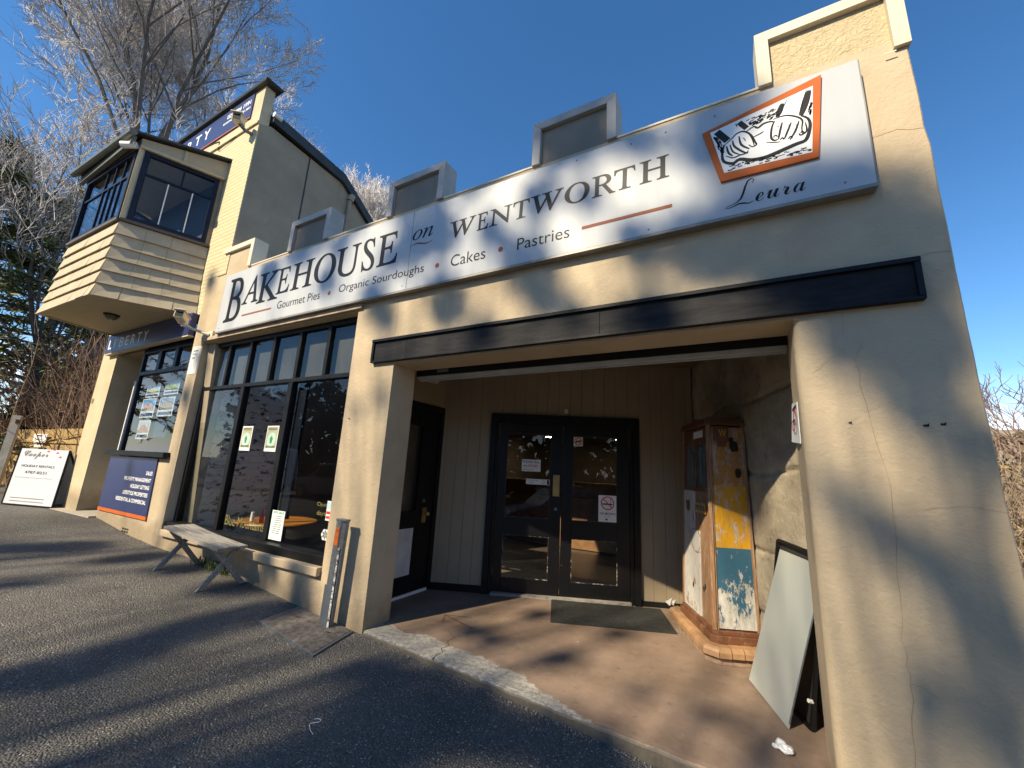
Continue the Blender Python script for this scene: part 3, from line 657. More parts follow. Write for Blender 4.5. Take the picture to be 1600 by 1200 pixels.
LOGO = [(0.032,[(0.008,4.056),(0.073,3.952)]),(0.0169,[(0.051,3.926),(0.034,3.861),(0.039,3.788),(0.095,3.75),(0.14,3.768),(0.207,3.737),(0.281,3.726),(0.347,3.735),(0.421,3.751),(0.476,3.763),(0.523,3.771),(0.546,3.817),(0.56,3.889),(0.549,3.939),(0.517,3.973)]),(0.0075,[(0.056,3.925),(0.098,3.956),(0.135,3.988),(0.179,3.988),(0.22,3.941),(0.241,3.874),(0.248,3.848),(0.222,3.841),(0.202,3.866)]),(0.0085,[(0.106,3.94),(0.112,3.89),(0.161,3.824),(0.194,3.8)]),(0.0085,[(0.147,3.96),(0.156,3.885),(0.204,3.831)]),(0.0085,[(0.064,3.909),(0.074,3.846),(0.099,3.813)]),(0.0066,[(0.087,3.912),(0.101,3.847),(0.142,3.808)]),(0.0066,[(0.055,3.829),(0.098,3.796),(0.142,3.802),(0.185,3.803),(0.195,3.822)]),(0.0085,[(0.366,3.996),(0.346,3.946),(0.337,3.87),(0.355,3.839),(0.376,3.842)]),(0.0085,[(0.409,3.966),(0.392,3.904),(0.378,3.841)]),(0.0085,[(0.459,3.944),(0.435,3.886),(0.411,3.828)]),(0.0085,[(0.502,3.937),(0.477,3.868),(0.442,3.81)]),(0.0075,[(0.359,4.011),(0.401,4.016),(0.448,4.006),(0.501,3.966),(0.521,3.928),(0.513,3.876),(0.513,3.831)]),(0.0075,[(0.535,3.911),(0.537,3.843),(0.504,3.821),(0.494,3.839)]),(0.0056,[(0.349,3.865),(0.362,3.879),(0.375,3.863)]),(0.0056,[(0.387,3.829),(0.4,3.844),(0.408,3.824)]),(0.0056,[(0.432,3.819),(0.447,3.836),(0.455,3.816)]),(0.0056,[(0.502,3.836),(0.514,3.849),(0.524,3.826)]),(0.0085,[(0.196,3.981),(0.241,4.003),(0.265,3.981),(0.3,4.001),(0.342,4.001),(0.366,3.985)]),(0.0056,[(0.227,3.915),(0.279,3.929),(0.296,3.939)]),(0.0244,[(0.577,4.154),(0.548,4.064),(0.517,3.973)]),(0.0038,[(0.563,4.167),(0.534,4.082),(0.506,3.986)]),(0.0207,[(0.421,4.118),(0.403,4.067),(0.385,4.023)]),(0.0038,[(0.449,4.134),(0.427,4.092),(0.409,4.047)]),(0.0244,[(0.154,4.077),(0.198,4.007)]),(0.0047,[(0.208,3.958),(0.226,3.903),(0.235,3.842)]),(0.0047,[(0.306,3.842),(0.354,3.823),(0.386,3.816)]),(0.0047,[(0.139,4.047),(0.132,4.074)]),(0.0038,[(0.168,3.939),(0.18,3.922),(0.183,3.903)]),(0.0038,[(0.435,3.932),(0.446,3.927)]),(0.0038,[(0.379,3.944),(0.391,3.941)]),(0.0038,[(0.477,3.914),(0.492,3.909)]),(0.0063,[(0.322,4.037),(0.347,4.044)]),(0.0069,[(0.213,4.044),(0.226,4.048)]),(0.0034,[(0.288,4.068),(0.302,4.073)]),(0.0065,[(0.268,4.019),(0.282,4.023)]),(0.0042,[(0.313,4.08),(0.328,4.085)]),(0.0055,[(0.382,4.032),(0.403,4.039)]),(0.0069,[(0.256,4.017),(0.272,4.022)]),(0.0046,[(0.266,4.071),(0.287,4.077)]),(0.0066,[(0.215,4.03),(0.234,4.036)]),(0.0072,[(0.265,4.049),(0.276,4.052)]),(0.0048,[(0.344,4.031),(0.364,4.037)]),(0.0042,[(0.197,4.069),(0.22,4.076)]),(0.0055,[(0.374,4.026),(0.396,4.033)]),(0.0035,[(0.235,4.028),(0.262,4.035)]),(0.0047,[(0.221,4.053),(0.247,4.061)]),(0.0037,[(0.302,4.065),(0.316,4.069)]),(0.0073,[(0.336,4.019),(0.355,4.025)]),(0.0052,[(0.276,4.067),(0.294,4.073)]),(0.0067,[(0.231,4.016),(0.245,4.02)]),(0.0038,[(0.342,4.023),(0.36,4.029)]),(0.0073,[(0.245,4.022),(0.27,4.03)]),(0.0053,[(0.379,4.064),(0.395,4.069)]),(0.0072,[(0.274,4.073),(0.295,4.08)]),(0.0065,[(0.295,4.063),(0.319,4.07)]),(0.006,[(0.279,4.029),(0.302,4.036)]),(0.0064,[(0.278,4.035),(0.3,4.041)]),(0.0034,[(0.271,4.018),(0.291,4.024)]),(0.0059,[(0.258,4.035),(0.282,4.042)]),(0.0048,[(0.274,4.039),(0.298,4.046)]),(0.0054,[(0.363,4.045),(0.382,4.05)]),(0.0061,[(0.247,4.023),(0.27,4.03)]),(0.006,[(0.334,4.08),(0.352,4.085)]),(0.0035,[(0.323,4.034),(0.336,4.038)]),(0.0059,[(0.29,4.04),(0.302,4.043)]),(0.0046,[(0.288,4.07),(0.302,4.074)]),(0.0058,[(0.232,4.075),(0.253,4.081)]),(0.0045,[(0.261,4.02),(0.279,4.025)]),(0.0058,[(0.239,4.022),(0.251,4.026)]),(0.0066,[(0.303,4.064),(0.321,4.069)]),(0.0057,[(0.353,4.047),(0.372,4.053)]),(0.0069,[(0.378,4.025),(0.389,4.028)]),(0.0059,[(0.23,4.039),(0.256,4.047)]),(0.0072,[(0.274,4.053),(0.292,4.058)]),(0.0073,[(0.378,4.029),(0.397,4.035)]),(0.0045,[(0.279,4.062),(0.298,4.067)]),(0.0065,[(0.234,4.036),(0.259,4.043)]),(0.0065,[(0.212,4.039),(0.228,4.044)]),(0.0058,[(0.249,4.069),(0.268,4.075)]),(0.0064,[(0.324,4.047),(0.34,4.052)]),(0.0052,[(0.301,4.063),(0.318,4.068)]),(0.0052,[(0.341,4.05),(0.366,4.057)]),(0.0051,[(0.365,4.056),(0.385,4.062)]),(0.0049,[(0.335,4.046),(0.352,4.051)]),(0.0036,[(0.356,4.081),(0.38,4.088)]),(0.007,[(0.331,4.06),(0.344,4.064)]),(0.004,[(0.295,4.047),(0.315,4.054)]),(0.0065,[(0.348,4.09),(0.369,4.096)]),(0.0062,[(0.22,4.028),(0.232,4.031)]),(0.0062,[(0.355,4.079),(0.368,4.083)]),(0.005,[(0.27,4.02),(0.284,4.024)]),(0.0037,[(0.363,3.725),(0.378,3.725)]),(0.0051,[(0.34,3.696),(0.361,3.697)]),(0.0036,[(0.352,3.707),(0.381,3.707)]),(0.0056,[(0.124,3.71),(0.153,3.711)]),(0.0054,[(0.183,3.711),(0.201,3.711)]),(0.0062,[(0.167,3.719),(0.197,3.72)]),(0.0057,[(0.089,3.71),(0.11,3.71)]),(0.0035,[(0.485,3.702),(0.512,3.702)]),(0.0043,[(0.071,3.733),(0.089,3.733)]),(0.0059,[(0.529,3.692),(0.549,3.692)]),(0.0049,[(0.167,3.721),(0.186,3.721)]),(0.0067,[(0.463,3.695),(0.487,3.695)]),(0.0038,[(0.349,3.703),(0.364,3.703)]),(0.0064,[(0.15,3.734),(0.165,3.734)]),(0.0052,[(0.288,3.692),(0.305,3.693)]),(0.0069,[(0.125,3.73),(0.144,3.73)]),(0.0043,[(0.177,3.723),(0.203,3.723)]),(0.0061,[(0.061,3.701),(0.092,3.701)]),(0.0045,[(0.289,3.69),(0.318,3.69)]),(0.0043,[(0.415,3.718),(0.43,3.718)]),(0.0052,[(0.254,3.69),(0.275,3.691)]),(0.006,[(0.416,3.694),(0.449,3.694)]),(0.0036,[(0.375,3.708),(0.404,3.708)]),(0.0054,[(0.257,3.73),(0.279,3.73)]),(0.0071,[(0.092,3.735),(0.109,3.735)]),(0.0044,[(0.171,3.733),(0.196,3.733)]),(0.0041,[(0.204,3.731),(0.23,3.732)]),(0.0038,[(0.254,3.709),(0.28,3.709)]),(0.0035,[(0.505,3.696),(0.529,3.696)]),(0.0062,[(0.296,3.706),(0.33,3.706)]),(0.0038,[(0.205,3.715),(0.227,3.715)]),(0.0039,[(0.09,3.706),(0.108,3.706)]),(0.0044,[(0.172,3.731),(0.189,3.731)]),(0.0049,[(0.401,3.724),(0.417,3.724)]),(0.0069,[(0.263,3.718),(0.291,3.718)]),(0.006,[(0.429,3.7),(0.462,3.7)]),(0.0049,[(0.414,3.695),(0.431,3.695)]),(0.0045,[(0.078,3.732),(0.095,3.732)]),(0.0039,[(0.431,3.7),(0.452,3.701)]),(0.0051,[(0.477,3.682),(0.498,3.682)]),(0.0063,[(0.216,3.733),(0.234,3.733)]),(0.0071,[(0.318,3.722),(0.348,3.722)]),(0.0051,[(0.106,3.724),(0.131,3.724)]),(0.0057,[(0.433,3.684),(0.449,3.684)]),(0.0035,[(0.455,3.705),(0.48,3.706)]),(0.0045,[(0.294,3.692),(0.313,3.693)]),(0.0048,[(0.334,3.713),(0.353,3.713)]),(0.005,[(0.534,3.684),(0.55,3.684)]),(0.0038,[(0.463,3.702),(0.491,3.702)]),(0.0061,[(0.495,3.713),(0.526,3.713)]),(0.0054,[(0.565,3.958),(0.573,3.986)]),(0.0046,[(0.557,3.98),(0.564,4.003)]),(0.0066,[(0.563,3.965),(0.573,3.999)]),(0.0048,[(0.567,3.969),(0.575,3.997)]),(0.0037,[(0.568,3.981),(0.574,4.004)]),(0.0071,[(0.565,3.961),(0.571,3.982)]),(0.0072,[(0.571,4.02),(0.58,4.054)]),(0.0042,[(0.566,3.956),(0.574,3.981)]),(0.0049,[(0.574,4.011),(0.578,4.027)]),(0.007,[(0.562,3.999),(0.571,4.027)]),(0.0062,[(0.563,4.003),(0.569,4.026)]),(0.0058,[(0.574,4.014),(0.584,4.048)]),(0.0042,[(0.005,3.934),(0.015,3.897)]),(0.0059,[(0.03,3.914),(0.039,3.879)]),(0.0084,[(0.021,3.974),(0.028,3.948)]),(0.0048,[(-0.016,4.02),(-0.009,3.994)]),(0.0042,[(0.018,3.936),(0.027,3.902)]),(0.0069,[(0.032,3.906),(0.044,3.86)]),(0.0044,[(0.009,3.925),(0.016,3.899)]),(0.0044,[(-0.012,4.02),(-0.001,3.977)]),(0.0082,[(0.026,3.919),(0.039,3.872)]),(0.0042,[(0.027,3.898),(0.034,3.872)]),(0.0043,[(0.007,3.96),(0.015,3.929)]),(0.0057,[(0.01,3.97),(0.021,3.931)]),(0.0074,[(0.023,3.894),(0.034,3.853)]),(0.0073,[(-0.006,4.012),(0.007,3.965)]),(0.0076,[(0.002,3.984),(0.012,3.947)]),(0.0042,[(0.0,3.979),(0.009,3.946)]),(0.0044,[(0.008,3.929),(0.017,3.896)]),(0.0044,[(0.028,3.95),(0.036,3.92)]),(0.004,[(0.011,4.007),(0.019,3.98)]),(0.005,[(0.007,3.97),(0.02,3.922)]),(0.0083,[(0.009,3.958),(0.02,3.918)]),(0.006,[(0.001,4.013),(0.011,3.976)])]
mb = MB()
for wd, pts in LOGO:
    P = [(x, -.1017, z) for x, z in pts]
    if len(P) > 2:   # smooth the stroke
        V = [Vector(p) for p in P]; Q = []
        for i in range(len(V) - 1):
            p0, p1, p2, p3 = V[max(i - 1, 0)], V[i], V[i + 1], V[min(i + 2, len(V) - 1)]
            for t in (0, .33, .66): Q.append(.5 * ((2 * p1) + (-p0 + p2) * t + (2 * p0 - 5 * p1 + 4 * p2 - p3) * t * t + (-p0 + 3 * p1 - 3 * p2 + p3) * t ** 3))
        Q.append(V[-1]); P = Q
    m2 = len(P); mb.ribbon(P, [wd * 1.45 * (.45 + .75 * math.sin(math.pi * (i + .6) / (m2 + .2))) for i in range(m2)], (0, -1, 0), .0006)
mb.build('emblem_drawing', M_letter, em)
mb = MB()
for x, z in ((-4.36, 4.26), (-6.8, 3.40), (-1.1, 4.24), (-.35, 4.22), (-.62, 4.22), (.0, 4.22), (-.5, 3.39), (-3.06, 3.40), (.7, 3.40)): mb.sphere((x, -.083, z), .0065, 8, 6)
mb.build('sign_screw', M_steel, SG)

# ------------------------------------------------------------------ estate agency building on the left
AG = thing('agency_building', 'two storey pale yellow painted brick building with a shingled bay over its shopfront', 'building', (-9.3, 0, .2))
XA = -7.15
mb = MB(); mb.box(-11.55, XA, 0, .25, 4.425, 7.36); mb.box(-11.55, -7.70, .0, .25, 3.80, 4.425); mb.build('upper_brick_wall', M_brickp, AG)
mb = MB(); mb.box(-11.55, XA, -.012, .16, 7.36, 8.17); mb.box(-11.55, XA - .001, -.03, -.012, 7.36, 7.40); mb.build('parapet_wall', M_lib, AG)
mb = MB(); mb.hexa([(-11.7, -.08, 8.17), (-7.04, -.08, 8.17), (-7.04, .22, 8.17), (-11.7, .22, 8.17), (-11.7, -.10, 8.215), (-7.0, -.10, 8.215), (-7.0, .24, 8.215), (-11.7, .24, 8.215)]); mb.build('parapet_cap', M_rooft, AG, bevel=.008)
mb = MB(); mb.box(-11.55, -10.80, 0, .42, -.2, 3.80); mb.build('corner_pillar', M_lib, AG)
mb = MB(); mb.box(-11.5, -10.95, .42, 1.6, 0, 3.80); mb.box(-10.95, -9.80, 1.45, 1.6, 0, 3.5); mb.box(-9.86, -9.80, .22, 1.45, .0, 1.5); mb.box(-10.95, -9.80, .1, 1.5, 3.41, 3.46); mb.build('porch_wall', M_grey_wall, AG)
mb = MB(); mb.box(-10.78, -9.8, 1.40, 1.449, .42, 2.6); mb.build('porch_door', M_rooft, AG)
mb = MB(); mb.box(-9.80, -7.70, .0, .22, -.3, 1.42); mb.build('stall_riser', M_wall, AG)
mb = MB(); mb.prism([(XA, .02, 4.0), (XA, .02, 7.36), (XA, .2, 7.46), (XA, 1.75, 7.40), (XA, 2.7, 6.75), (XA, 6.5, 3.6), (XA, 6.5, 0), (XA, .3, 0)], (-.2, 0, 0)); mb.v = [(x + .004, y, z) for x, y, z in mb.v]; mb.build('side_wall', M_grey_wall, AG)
mb = MB()
P = [(.18, 7.72), (1.75, 7.60), (2.75, 6.93), (6.6, 3.7)]
for (a, za), (b, zb) in zip(P, P[1:]): mb.hexa([(XA - 3, a, za - .20), (XA + .09, a, za - .20), (XA + .09, b, zb - .20), (XA - 3, b, zb - .20), (XA - 3, a, za), (XA + .09, a, za), (XA + .09, b, zb), (XA - 3, b, zb)])
mb.build('roof', M_rooft, AG)
mb = MB(); mb.box(XA, XA + .012, .98, 1.005, 4.0, 7.45); mb.box(XA, XA + .012, 2.45, 2.47, 4, 6.6); mb.build('joint_cover', M_rooft, AG)
mb = MB(); mb.tube([(XA + .05, 1.98, 7.10), (XA + .05, 1.98, 4.4)], .045, 10); mb.tube([(XA + .05, 1.98, 7.10), (XA + .05, 2.02, 7.25)], .07, 10); mb.build('downpipe', M_grey_wall, AG)
mb = MB(); mb.tube([(XA + .1, .16, 7.66), (XA + .1, .30, 7.66)], .05, 10); mb.build('gutter_end', M_white, AG)
mb = MB(); mb.tube([(-10.3, -.02, 7.72), (-8.72, -.02, 7.55), (-8.50, -.02, 7.50), (-8.47, -.02, 7.28)], .008, 5); mb.tube([(-8.47, -.02, 7.28), (-7.6, -.02, 7.40), (XA, -.02, 7.40)], .006, 5); mb.build('wall_cable', M_rooft, AG)
# shopfront window of the agency
mb = MB(); a, b = .08, .16
mb.box(-9.80, -7.70, a, b, 3.32, 3.42); mb.box(-9.80, -9.74, a, b, 1.52, 3.32); mb.box(-7.78, -7.70, a, b, 1.52, 3.32); mb.box(-9.74, -7.78, a - .01, b, 2.90, 2.97); mb.box(-9.15, -9.03, a, b, 2.97, 3.32); mb.box(-8.50, -8.40, a, b, 2.97, 3.32)
aw = mb.build('agency_window', M_navy, AG, bevel=.004)
for x0_, x1_, z0_, z1_ in ((-9.74, -9.15, 2.97, 3.32), (-9.03, -8.50, 2.97, 3.32), (-8.40, -7.78, 2.97, 3.32), (-9.74, -7.78, 1.52, 2.90)):
    mb = MB(); mb.box(x0_, x1_, .11, .116, z0_, z1_); mb.build('pane', M_glassdark, aw)
mb = MB(); mb.box(-9.90, -7.62, -.09, .16, 1.44, 1.52); mb.build('window_ledge', M_black, AG, bevel=.006)
mb = MB(); mb.box(-9.83, -9.80, .06, .10, 1.52, 2.8); mb.build('window_edge_strip', M_white, AG)
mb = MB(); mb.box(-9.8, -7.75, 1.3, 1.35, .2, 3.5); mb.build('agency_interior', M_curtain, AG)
mb = MB(); mb.box(-11.3, -7.4, .26, 6.3, 3.5, 3.7); mb.build('storey_floor', M_dark, AG)
# house number and base vent
mb = MB(); text_fit(mb, '188', (-11.57 + .06, -11.40, 2.42, 2.52), (0, -.006, 0)); mb.build('house_number', M_dark, AG)
mb = MB()
for i in range(3):
    for j in range(3): mb.box(-8.66 + i * .085, -8.60 + i * .085, -.004, .0, .215 + j * .04, .24 + j * .04)
mb.build('air_vent', M_dark, AG)
# the bay
def path(f):      # f: 0 bottom .. 1 sill
    g = (1 - f) ** 1.8
    return [(-10.93 - .20 * g, .0), (-10.46 - .36 * g, -1.12 - .05 * g), (-8.40 - .10 * g, -1.06 - .05 * g), (-7.97 + .13 * g, .0)]
bay = None; mb = MB(); NC = 6
for c in range(NC):
    f0, f1 = c / NC, (c + 1) / NC; z0, z1 = 3.82 + 1.26 * f0, 3.82 + 1.26 * f1
    p0, p1 = path(f0), path(f1)
    for s in range(3):
        a0, b0, a1, b1 = [Vector((*q, z)) for q, z in ((p0[s], z0), (p0[s + 1], z0), (p1[s], z1), (p1[s + 1], z1))]
        nrm = (b0 - a0).cross(a1 - a0).normalized()
        if nrm.y > 0 and s == 1: nrm = -nrm
        ln = (b0 - a0).length; t = 0.0
        while t < 1 - 1e-6:
            t2 = min(1, t + rnd.uniform(.22, .42) / ln)
            if 1 - t2 < .12 / ln: t2 = 1
            o0, o1 = nrm * (.036 + rnd.uniform(-.004, .004)), nrm * .004
            g = .0035 / ln
            A0, B0_ = a0.lerp(b0, t + (g if t > 0 else 0)), a0.lerp(b0, t2); A1, B1 = a1.lerp(b1, t + (g if t > 0 else 0)), a1.lerp(b1, t2)
            dz = Vector((0, 0, -.012 + rnd.uniform(-.004, .004)))
            mb.hexa([A0 + o0 + dz, B0_ + o0 + dz, B0_ - nrm * .02, A0 - nrm * .02, A1 + o1, B1 + o1, B1 - nrm * .02, A1 - nrm * .02]); t = t2
    for (q0, q1) in (((p0), (p1)),):
        pass
bay = mb.build('shingled_bay', M_shingle, AG)
mb = MB(); p0 = path(0); mb.add([(x, y, 3.815) for x, y in p0] + [(x, y, 3.86) for x, y in p0], [(0, 1, 2, 3), (4, 5, 6, 7), (0, 1, 5, 4), (1, 2, 6, 5), (2, 3, 7, 6)])
q = [(x * .985 - .14, y * .94) for x, y in p0]
mb.tube([(p0[0][0] + .06, -.02, 3.805), (p0[1][0] + .08, p0[1][1] + .08, 3.805)], .014, 5)
mb.build('soffit', M_ceil if False else simple('soffit_paint', (.40, .33, .20), .7, var=.06), bay)
pt = path(1); zt = 6.44
def bar(mb, P, z0, z1, d0=.03, d1=.05):
    for a, b in zip(P, P[1:]):
        a_, b_ = Vector((*a, 0)), Vector((*b, 0)); n_ = (b_ - a_).cross(Vector((0, 0, 1))).normalized()
        mb.hexa([a_ + n_ * d0 + EZ * z0, b_ + n_ * d0 + EZ * z0, b_ - n_ * d1 + EZ * z0, a_ - n_ * d1 + EZ * z0, a_ + n_ * d0 + EZ * z1, b_ + n_ * d0 + EZ * z1, b_ - n_ * d1 + EZ * z1, a_ - n_ * d1 + EZ * z1])
mb = MB(); bar(mb, pt, 5.085, 5.13, .05, .05); mb.build('sill_board', simple('brown_sill', (.10, .075, .055), .6), bay)
def lerp2(a, b, t): return (a[0] + (b[0] - a[0]) * t, a[1] + (b[1] - a[1]) * t)
def bay_window(a, b, vs_top, vs_bot, zsplit, name='bay_window_frame'):
    mb = MB(); L_ = math.dist(a, b); t = .07 / L_
    bar(mb, [a, b], 5.13, 5.21, .02, .05); bar(mb, [a, b], zt - .08, zt, .02, .05)
    for f in (t / 2, 1 - t / 2): bar(mb, [lerp2(a, b, f - t / 2), lerp2(a, b, f + t / 2)], 5.21, zt - .08, .02, .05)
    bar(mb, [lerp2(a, b, t), lerp2(a, b, 1 - t)], zsplit - .018, zsplit + .018, .0, .04)
    for f in vs_top: bar(mb, [lerp2(a, b, f - .012 / L_), lerp2(a, b, f + .012 / L_)], zsplit + .018, zt - .08, .0, .04)
    for f in vs_bot: bar(mb, [lerp2(a, b, f - .012 / L_), lerp2(a, b, f + .012 / L_)], 5.21, zsplit - .018, .0, .04)
    fr = mb.build(name, M_navy, bay)
    mb = MB(); bar(mb, [lerp2(a, b, t), lerp2(a, b, 1 - t)], 5.21, zt - .08, -.016, .02); mb.build('pane', M_glassdark, bay)
P1, P2, P3 = pt[1], pt[2], pt[3]
post0 = lerp2(P2, P1, .035); post1 = lerp2(P2, P3, .055)
bay_window(P1, post0, (.44, .62, .80), (.44, .56, .68, .80), 5.98)
bay_window(post1, lerp2(P2, P3, .95), (.52,), (.36, .68), 6.02)
bay_window(pt[0], P1, (.5,), (.5,), 6.0)
mb = MB()
for f in (.36, .68, .93):
    a_ = lerp2(post1, lerp2(P2, P3, .95), f); b_ = lerp2(post1, lerp2(P2, P3, .95), f + .016); bar(mb, [a_, b_], 5.22, 5.98, .012, -.001)
mb.build('glazing_strip', M_white, bay)
mb = MB(); a_, b_, c_ = Vector((*post0, 0)), Vector((*P2, 0)), Vector((*post1, 0)); mb.prism([a_ + EZ * 5.13, b_ + EZ * 5.13 + Vector((.015, -.02, 0)), c_ + EZ * 5.13, (a_ + c_) / 2 + Vector((-.1, .08, 5.13))], (0, 0, zt - 5.13)); mb.build('corner_post', M_lib, bay)
mb = MB(); bar(mb, [lerp2(P2, P3, .95), P3], 5.13, zt, .02, .05); mb.build('side_post', simple('brown_post', (.22, .17, .11), .7), bay)
# bay roof: lean-to sloping up to the wall, gable panel on its right side
ro0 = (-10.62, -1.24); ro1 = (-8.30, -1.16)
mb = MB(); mb.hexa([(-11.0, .0, 6.50), (-10.62, -1.12, 6.44), (-8.38, -1.06, 6.44), (-7.93, 0, 6.44), (-11.0, 0, 6.79), (-10.62, -1.14, 6.61), (-8.38, -1.08, 6.61), (-7.93, 0, 6.81)]); mb.build('gable_panel', simple('beige_gable_paint', (.46, .38, .25), .7, var=.05), bay)  # gable panel in one plain beige
mb = MB(); mb.hexa([(-11.1, .0, 6.80), (-10.74, -1.26, 6.62), (-8.32, -1.20, 6.62), (-7.83, 0, 6.82), (-11.1, 0, 6.83), (-10.74, -1.26, 6.65), (-8.32, -1.20, 6.65), (-7.83, 0, 6.86)]); mb.build('bay_roof', M_rooft, bay)
mb = MB(); mb.tube([(-10.78, -1.29, 6.60), (-8.30, -1.22, 6.60)], .055, 10); mb.box(-10.7, -8.4, -1.20, -1.14, 6.44, 6.60); mb.build('gutter', M_gutter, bay)
mb = MB(); bar(mb, [(-8.37, -1.07), (-7.93, -.02)], 6.43, 6.475, .03, .03); a_ = Vector((-8.2, -.72, 6.5)); bar(mb, [lerp2((-8.37, -1.07), (-7.93, -.02), .48), lerp2((-8.37, -1.07), (-7.93, -.02), .52)], 6.475, 6.70, .012, .02); mb.build('gable_batten', M_lib, bay)
mb = MB(); mb.add([(-10.4, -.9, 5.1), (-8.4, -.9, 5.1), (-8, -.02, 5.1), (-10.9, -.02, 5.1)], [(0, 1, 2, 3)]); mb.box(-10.9, -8.0, -.03, -.005, 5.1, 6.45); mb.build('bay_interior', M_curtain, bay)
mb = MB(); mb.box(-8.9, -8.6, -.5, -.46, 5.13, 5.30); mb.box(-8.32, -8.18, -.40, -.36, 5.13, 5.26); mb.build('papers_on_sill', M_paper, bay)
# lamp under the bay
LP = thing('bulkhead_lamp', 'small dark round ceiling lamp under the shingled bay', 'lamp', (-9.4, -.60, 3.80))
mb = MB(); mb.tube([(-9.4, -.6, 3.815), (-9.4, -.6, 3.79)], .11, 20); mb.build('lamp_base', M_black, LP)
mb = MB(); mb.sphere((-9.4, -.6, 3.79), .095, 16, 10, 1, 1, .8); mb.build('lamp_glass', M_bulb, LP, smooth=True)
# signs on the agency
FS = thing('parapet_sign', 'navy parapet sign with large white letters and phone number under the roof edge', 'sign', (-9.3, -.012, 7.6))
mb = MB(); mb.box(-11.5, -7.46, -.034, -.013, 7.585, 8.13); mb.build('sign_panel', M_signblue, FS)
mb = MB(); mb.box(-11.5, -7.46, -.036, -.0345, 7.585, 7.605); mb.build('orange_line', M_orange, FS)
mb = MB(); text_fit(mb, 'LIBERTY PROPERTY'[:9], (-11.45, -11.0, 7.76, 8.0), (0, -.034, 0))
mb = MB()
for ch, a, b in (('P', -11.42, -11.27), ('R', -11.15, -10.98), ('O', -10.86, -10.66), ('P', -10.54, -10.38), ('E', -10.25, -10.08), ('R', -9.93, -9.72), ('T', -9.58, -9.35), ('Y', -9.24, -8.98)):
    text_fit(mb, ch, (a, b, 7.78, 8.02), (0, -.0345, 0), off=.012)
text_fit(mb, '02 4784 1991', (-8.36, -7.54, 7.93, 8.03), (0, -.0345, 0), off=.02); text_fit(mb, 'www.liberty.au', (-8.48, -7.53, 7.80, 7.90), (0, -.0345, 0), off=.012)
mb.build('sign_lettering', M_white, FS)
LS = thing('fascia_sign', 'dark navy fascia sign reading Liberty in white capitals below the bay', 'sign', (-9.4, -.06, 3.4))
mb = MB(); mb.box(-11.2, -7.74, -.09, -.01, 3.42, 3.80); mb.build('sign_panel', M_signblue, LS)
mb = MB()
for i, (ch, w_) in enumerate(zip('LIBERTY', (.17, .07, .19, .17, .19, .19, .20))): text_fit(mb, ch, (-11.08 + i * .265, -11.08 + i * .265 + w_, 3.50, 3.70), (0, -.0905, 0), off=.014)
mb.build('sign_lettering', M_white, LS)
mb = MB(); mb.box(-11.2, -7.74, -.085, .0, 3.395, 3.419); mb.build('sign_edge', M_lib, LS)
PS = thing('services_panel', 'navy panel listing sales and letting services above an orange stripe', 'sign', (-8.8, -.01, .5))
mb = MB(); mb.prism([(-9.76, -.022, .555), (-7.89, -.022, .555), (-7.95, -.022, 1.415), (-9.76, -.022, 1.415)], (0, .02, 0)); mb.build('sign_panel', M_signblue, PS)
mb = MB(); mb.prism([(-9.76, -.0235, .50), (-7.885, -.0235, .50), (-7.89, -.0235, .553), (-9.76, -.0235, .553)], (0, .02, 0)); mb.build('orange_stripe', M_orange, PS)
mb = MB()
for s, x0_, z_ in (('SALES', -8.22, 1.185), ('PROPERTY MANAGEMENT', -8.98, 1.075), ('HOLIDAY LETTING', -8.68, .965), ('LIFESTYLE PROPERTIES', -8.90, .855), ('RESIDENTIAL & COMMERCIAL', -9.12, .745)): text_fit(mb, s, (x0_, -8.0, z_ - .03, z_ + .03), (0, -.0225, 0), off=.02)
mb.build('sign_lettering', M_white, PS)
# property cards in the agency window
def card(x0_, x1_, z0_, z1_, k, label):
    c = thing('property_card', label, 'card', ((x0_ + x1_) / 2, .135, z0_), 'property cards hung in the agency window')
    mb = MB(); mb.box(x0_, x1_, .135, .139, z0_, z1_); mb.build('card_sheet', M_paper if k != 5 else M_signblue, c)
    h = z1_ - z0_; w_ = x1_ - x0_; zb = z0_ + h * .34
    cols = [((.30, .50, .75), (.70, .55, .10), (.16, .22, .08)), ((.35, .5, .35), (.4, .5, .25), (.12, .2, .05)), ((.20, .42, .72), (.50, .19, .09), (.25, .3, .12)), ((.25, .35, .5), (.45, .30, .08), (.18, .16, .10)), ((.5, .5, .52), (.55, .16, .08), (.3, .26, .2)), ((.03, .05, .12), (.05, .06, .1), (.04, .05, .08))][k]
    for nm, col, pts in (('card_sky', cols[0], [(.06, .34), (.94, .34), (.94, .95), (.06, .95)]), ('card_house', cols[1], [(.16, .40), (.84, .42), (.84, .60), (.5, .80), (.16, .62)]), ('card_garden', cols[2], [(.06, .34), (.94, .34), (.94, .46), (.5, .43), (.06, .50)])):
        off = {'card_sky': .0342, 'card_house': .0336, 'card_garden': .033}[nm] - .034
        mb = MB(); mb.prism([(x0_ + w_ * a, .1340 + off, z0_ + h * b) for a, b in pts], (0, .0006, 0)); mb.build(nm, simple('print_%s_%d' % (nm, k), col, .5, var=.35, scale=25), c)
    mb = MB(); mb.box(x0_ + w_ * .06, x1_ - w_ * .06, .1336, .1342, z0_ + h * .08, z0_ + h * .24); mb.build('card_caption', M_signblue, c)
CR = [(-9.43, -8.90, 2.48, 2.70), (-8.72, -8.20, 2.50, 2.73), (-9.48, -8.94, 2.11, 2.455), (-8.80, -8.24, 2.12, 2.455), (-9.42, -8.95, 1.73, 2.06), (-8.78, -8.29, 1.765, 2.04)]
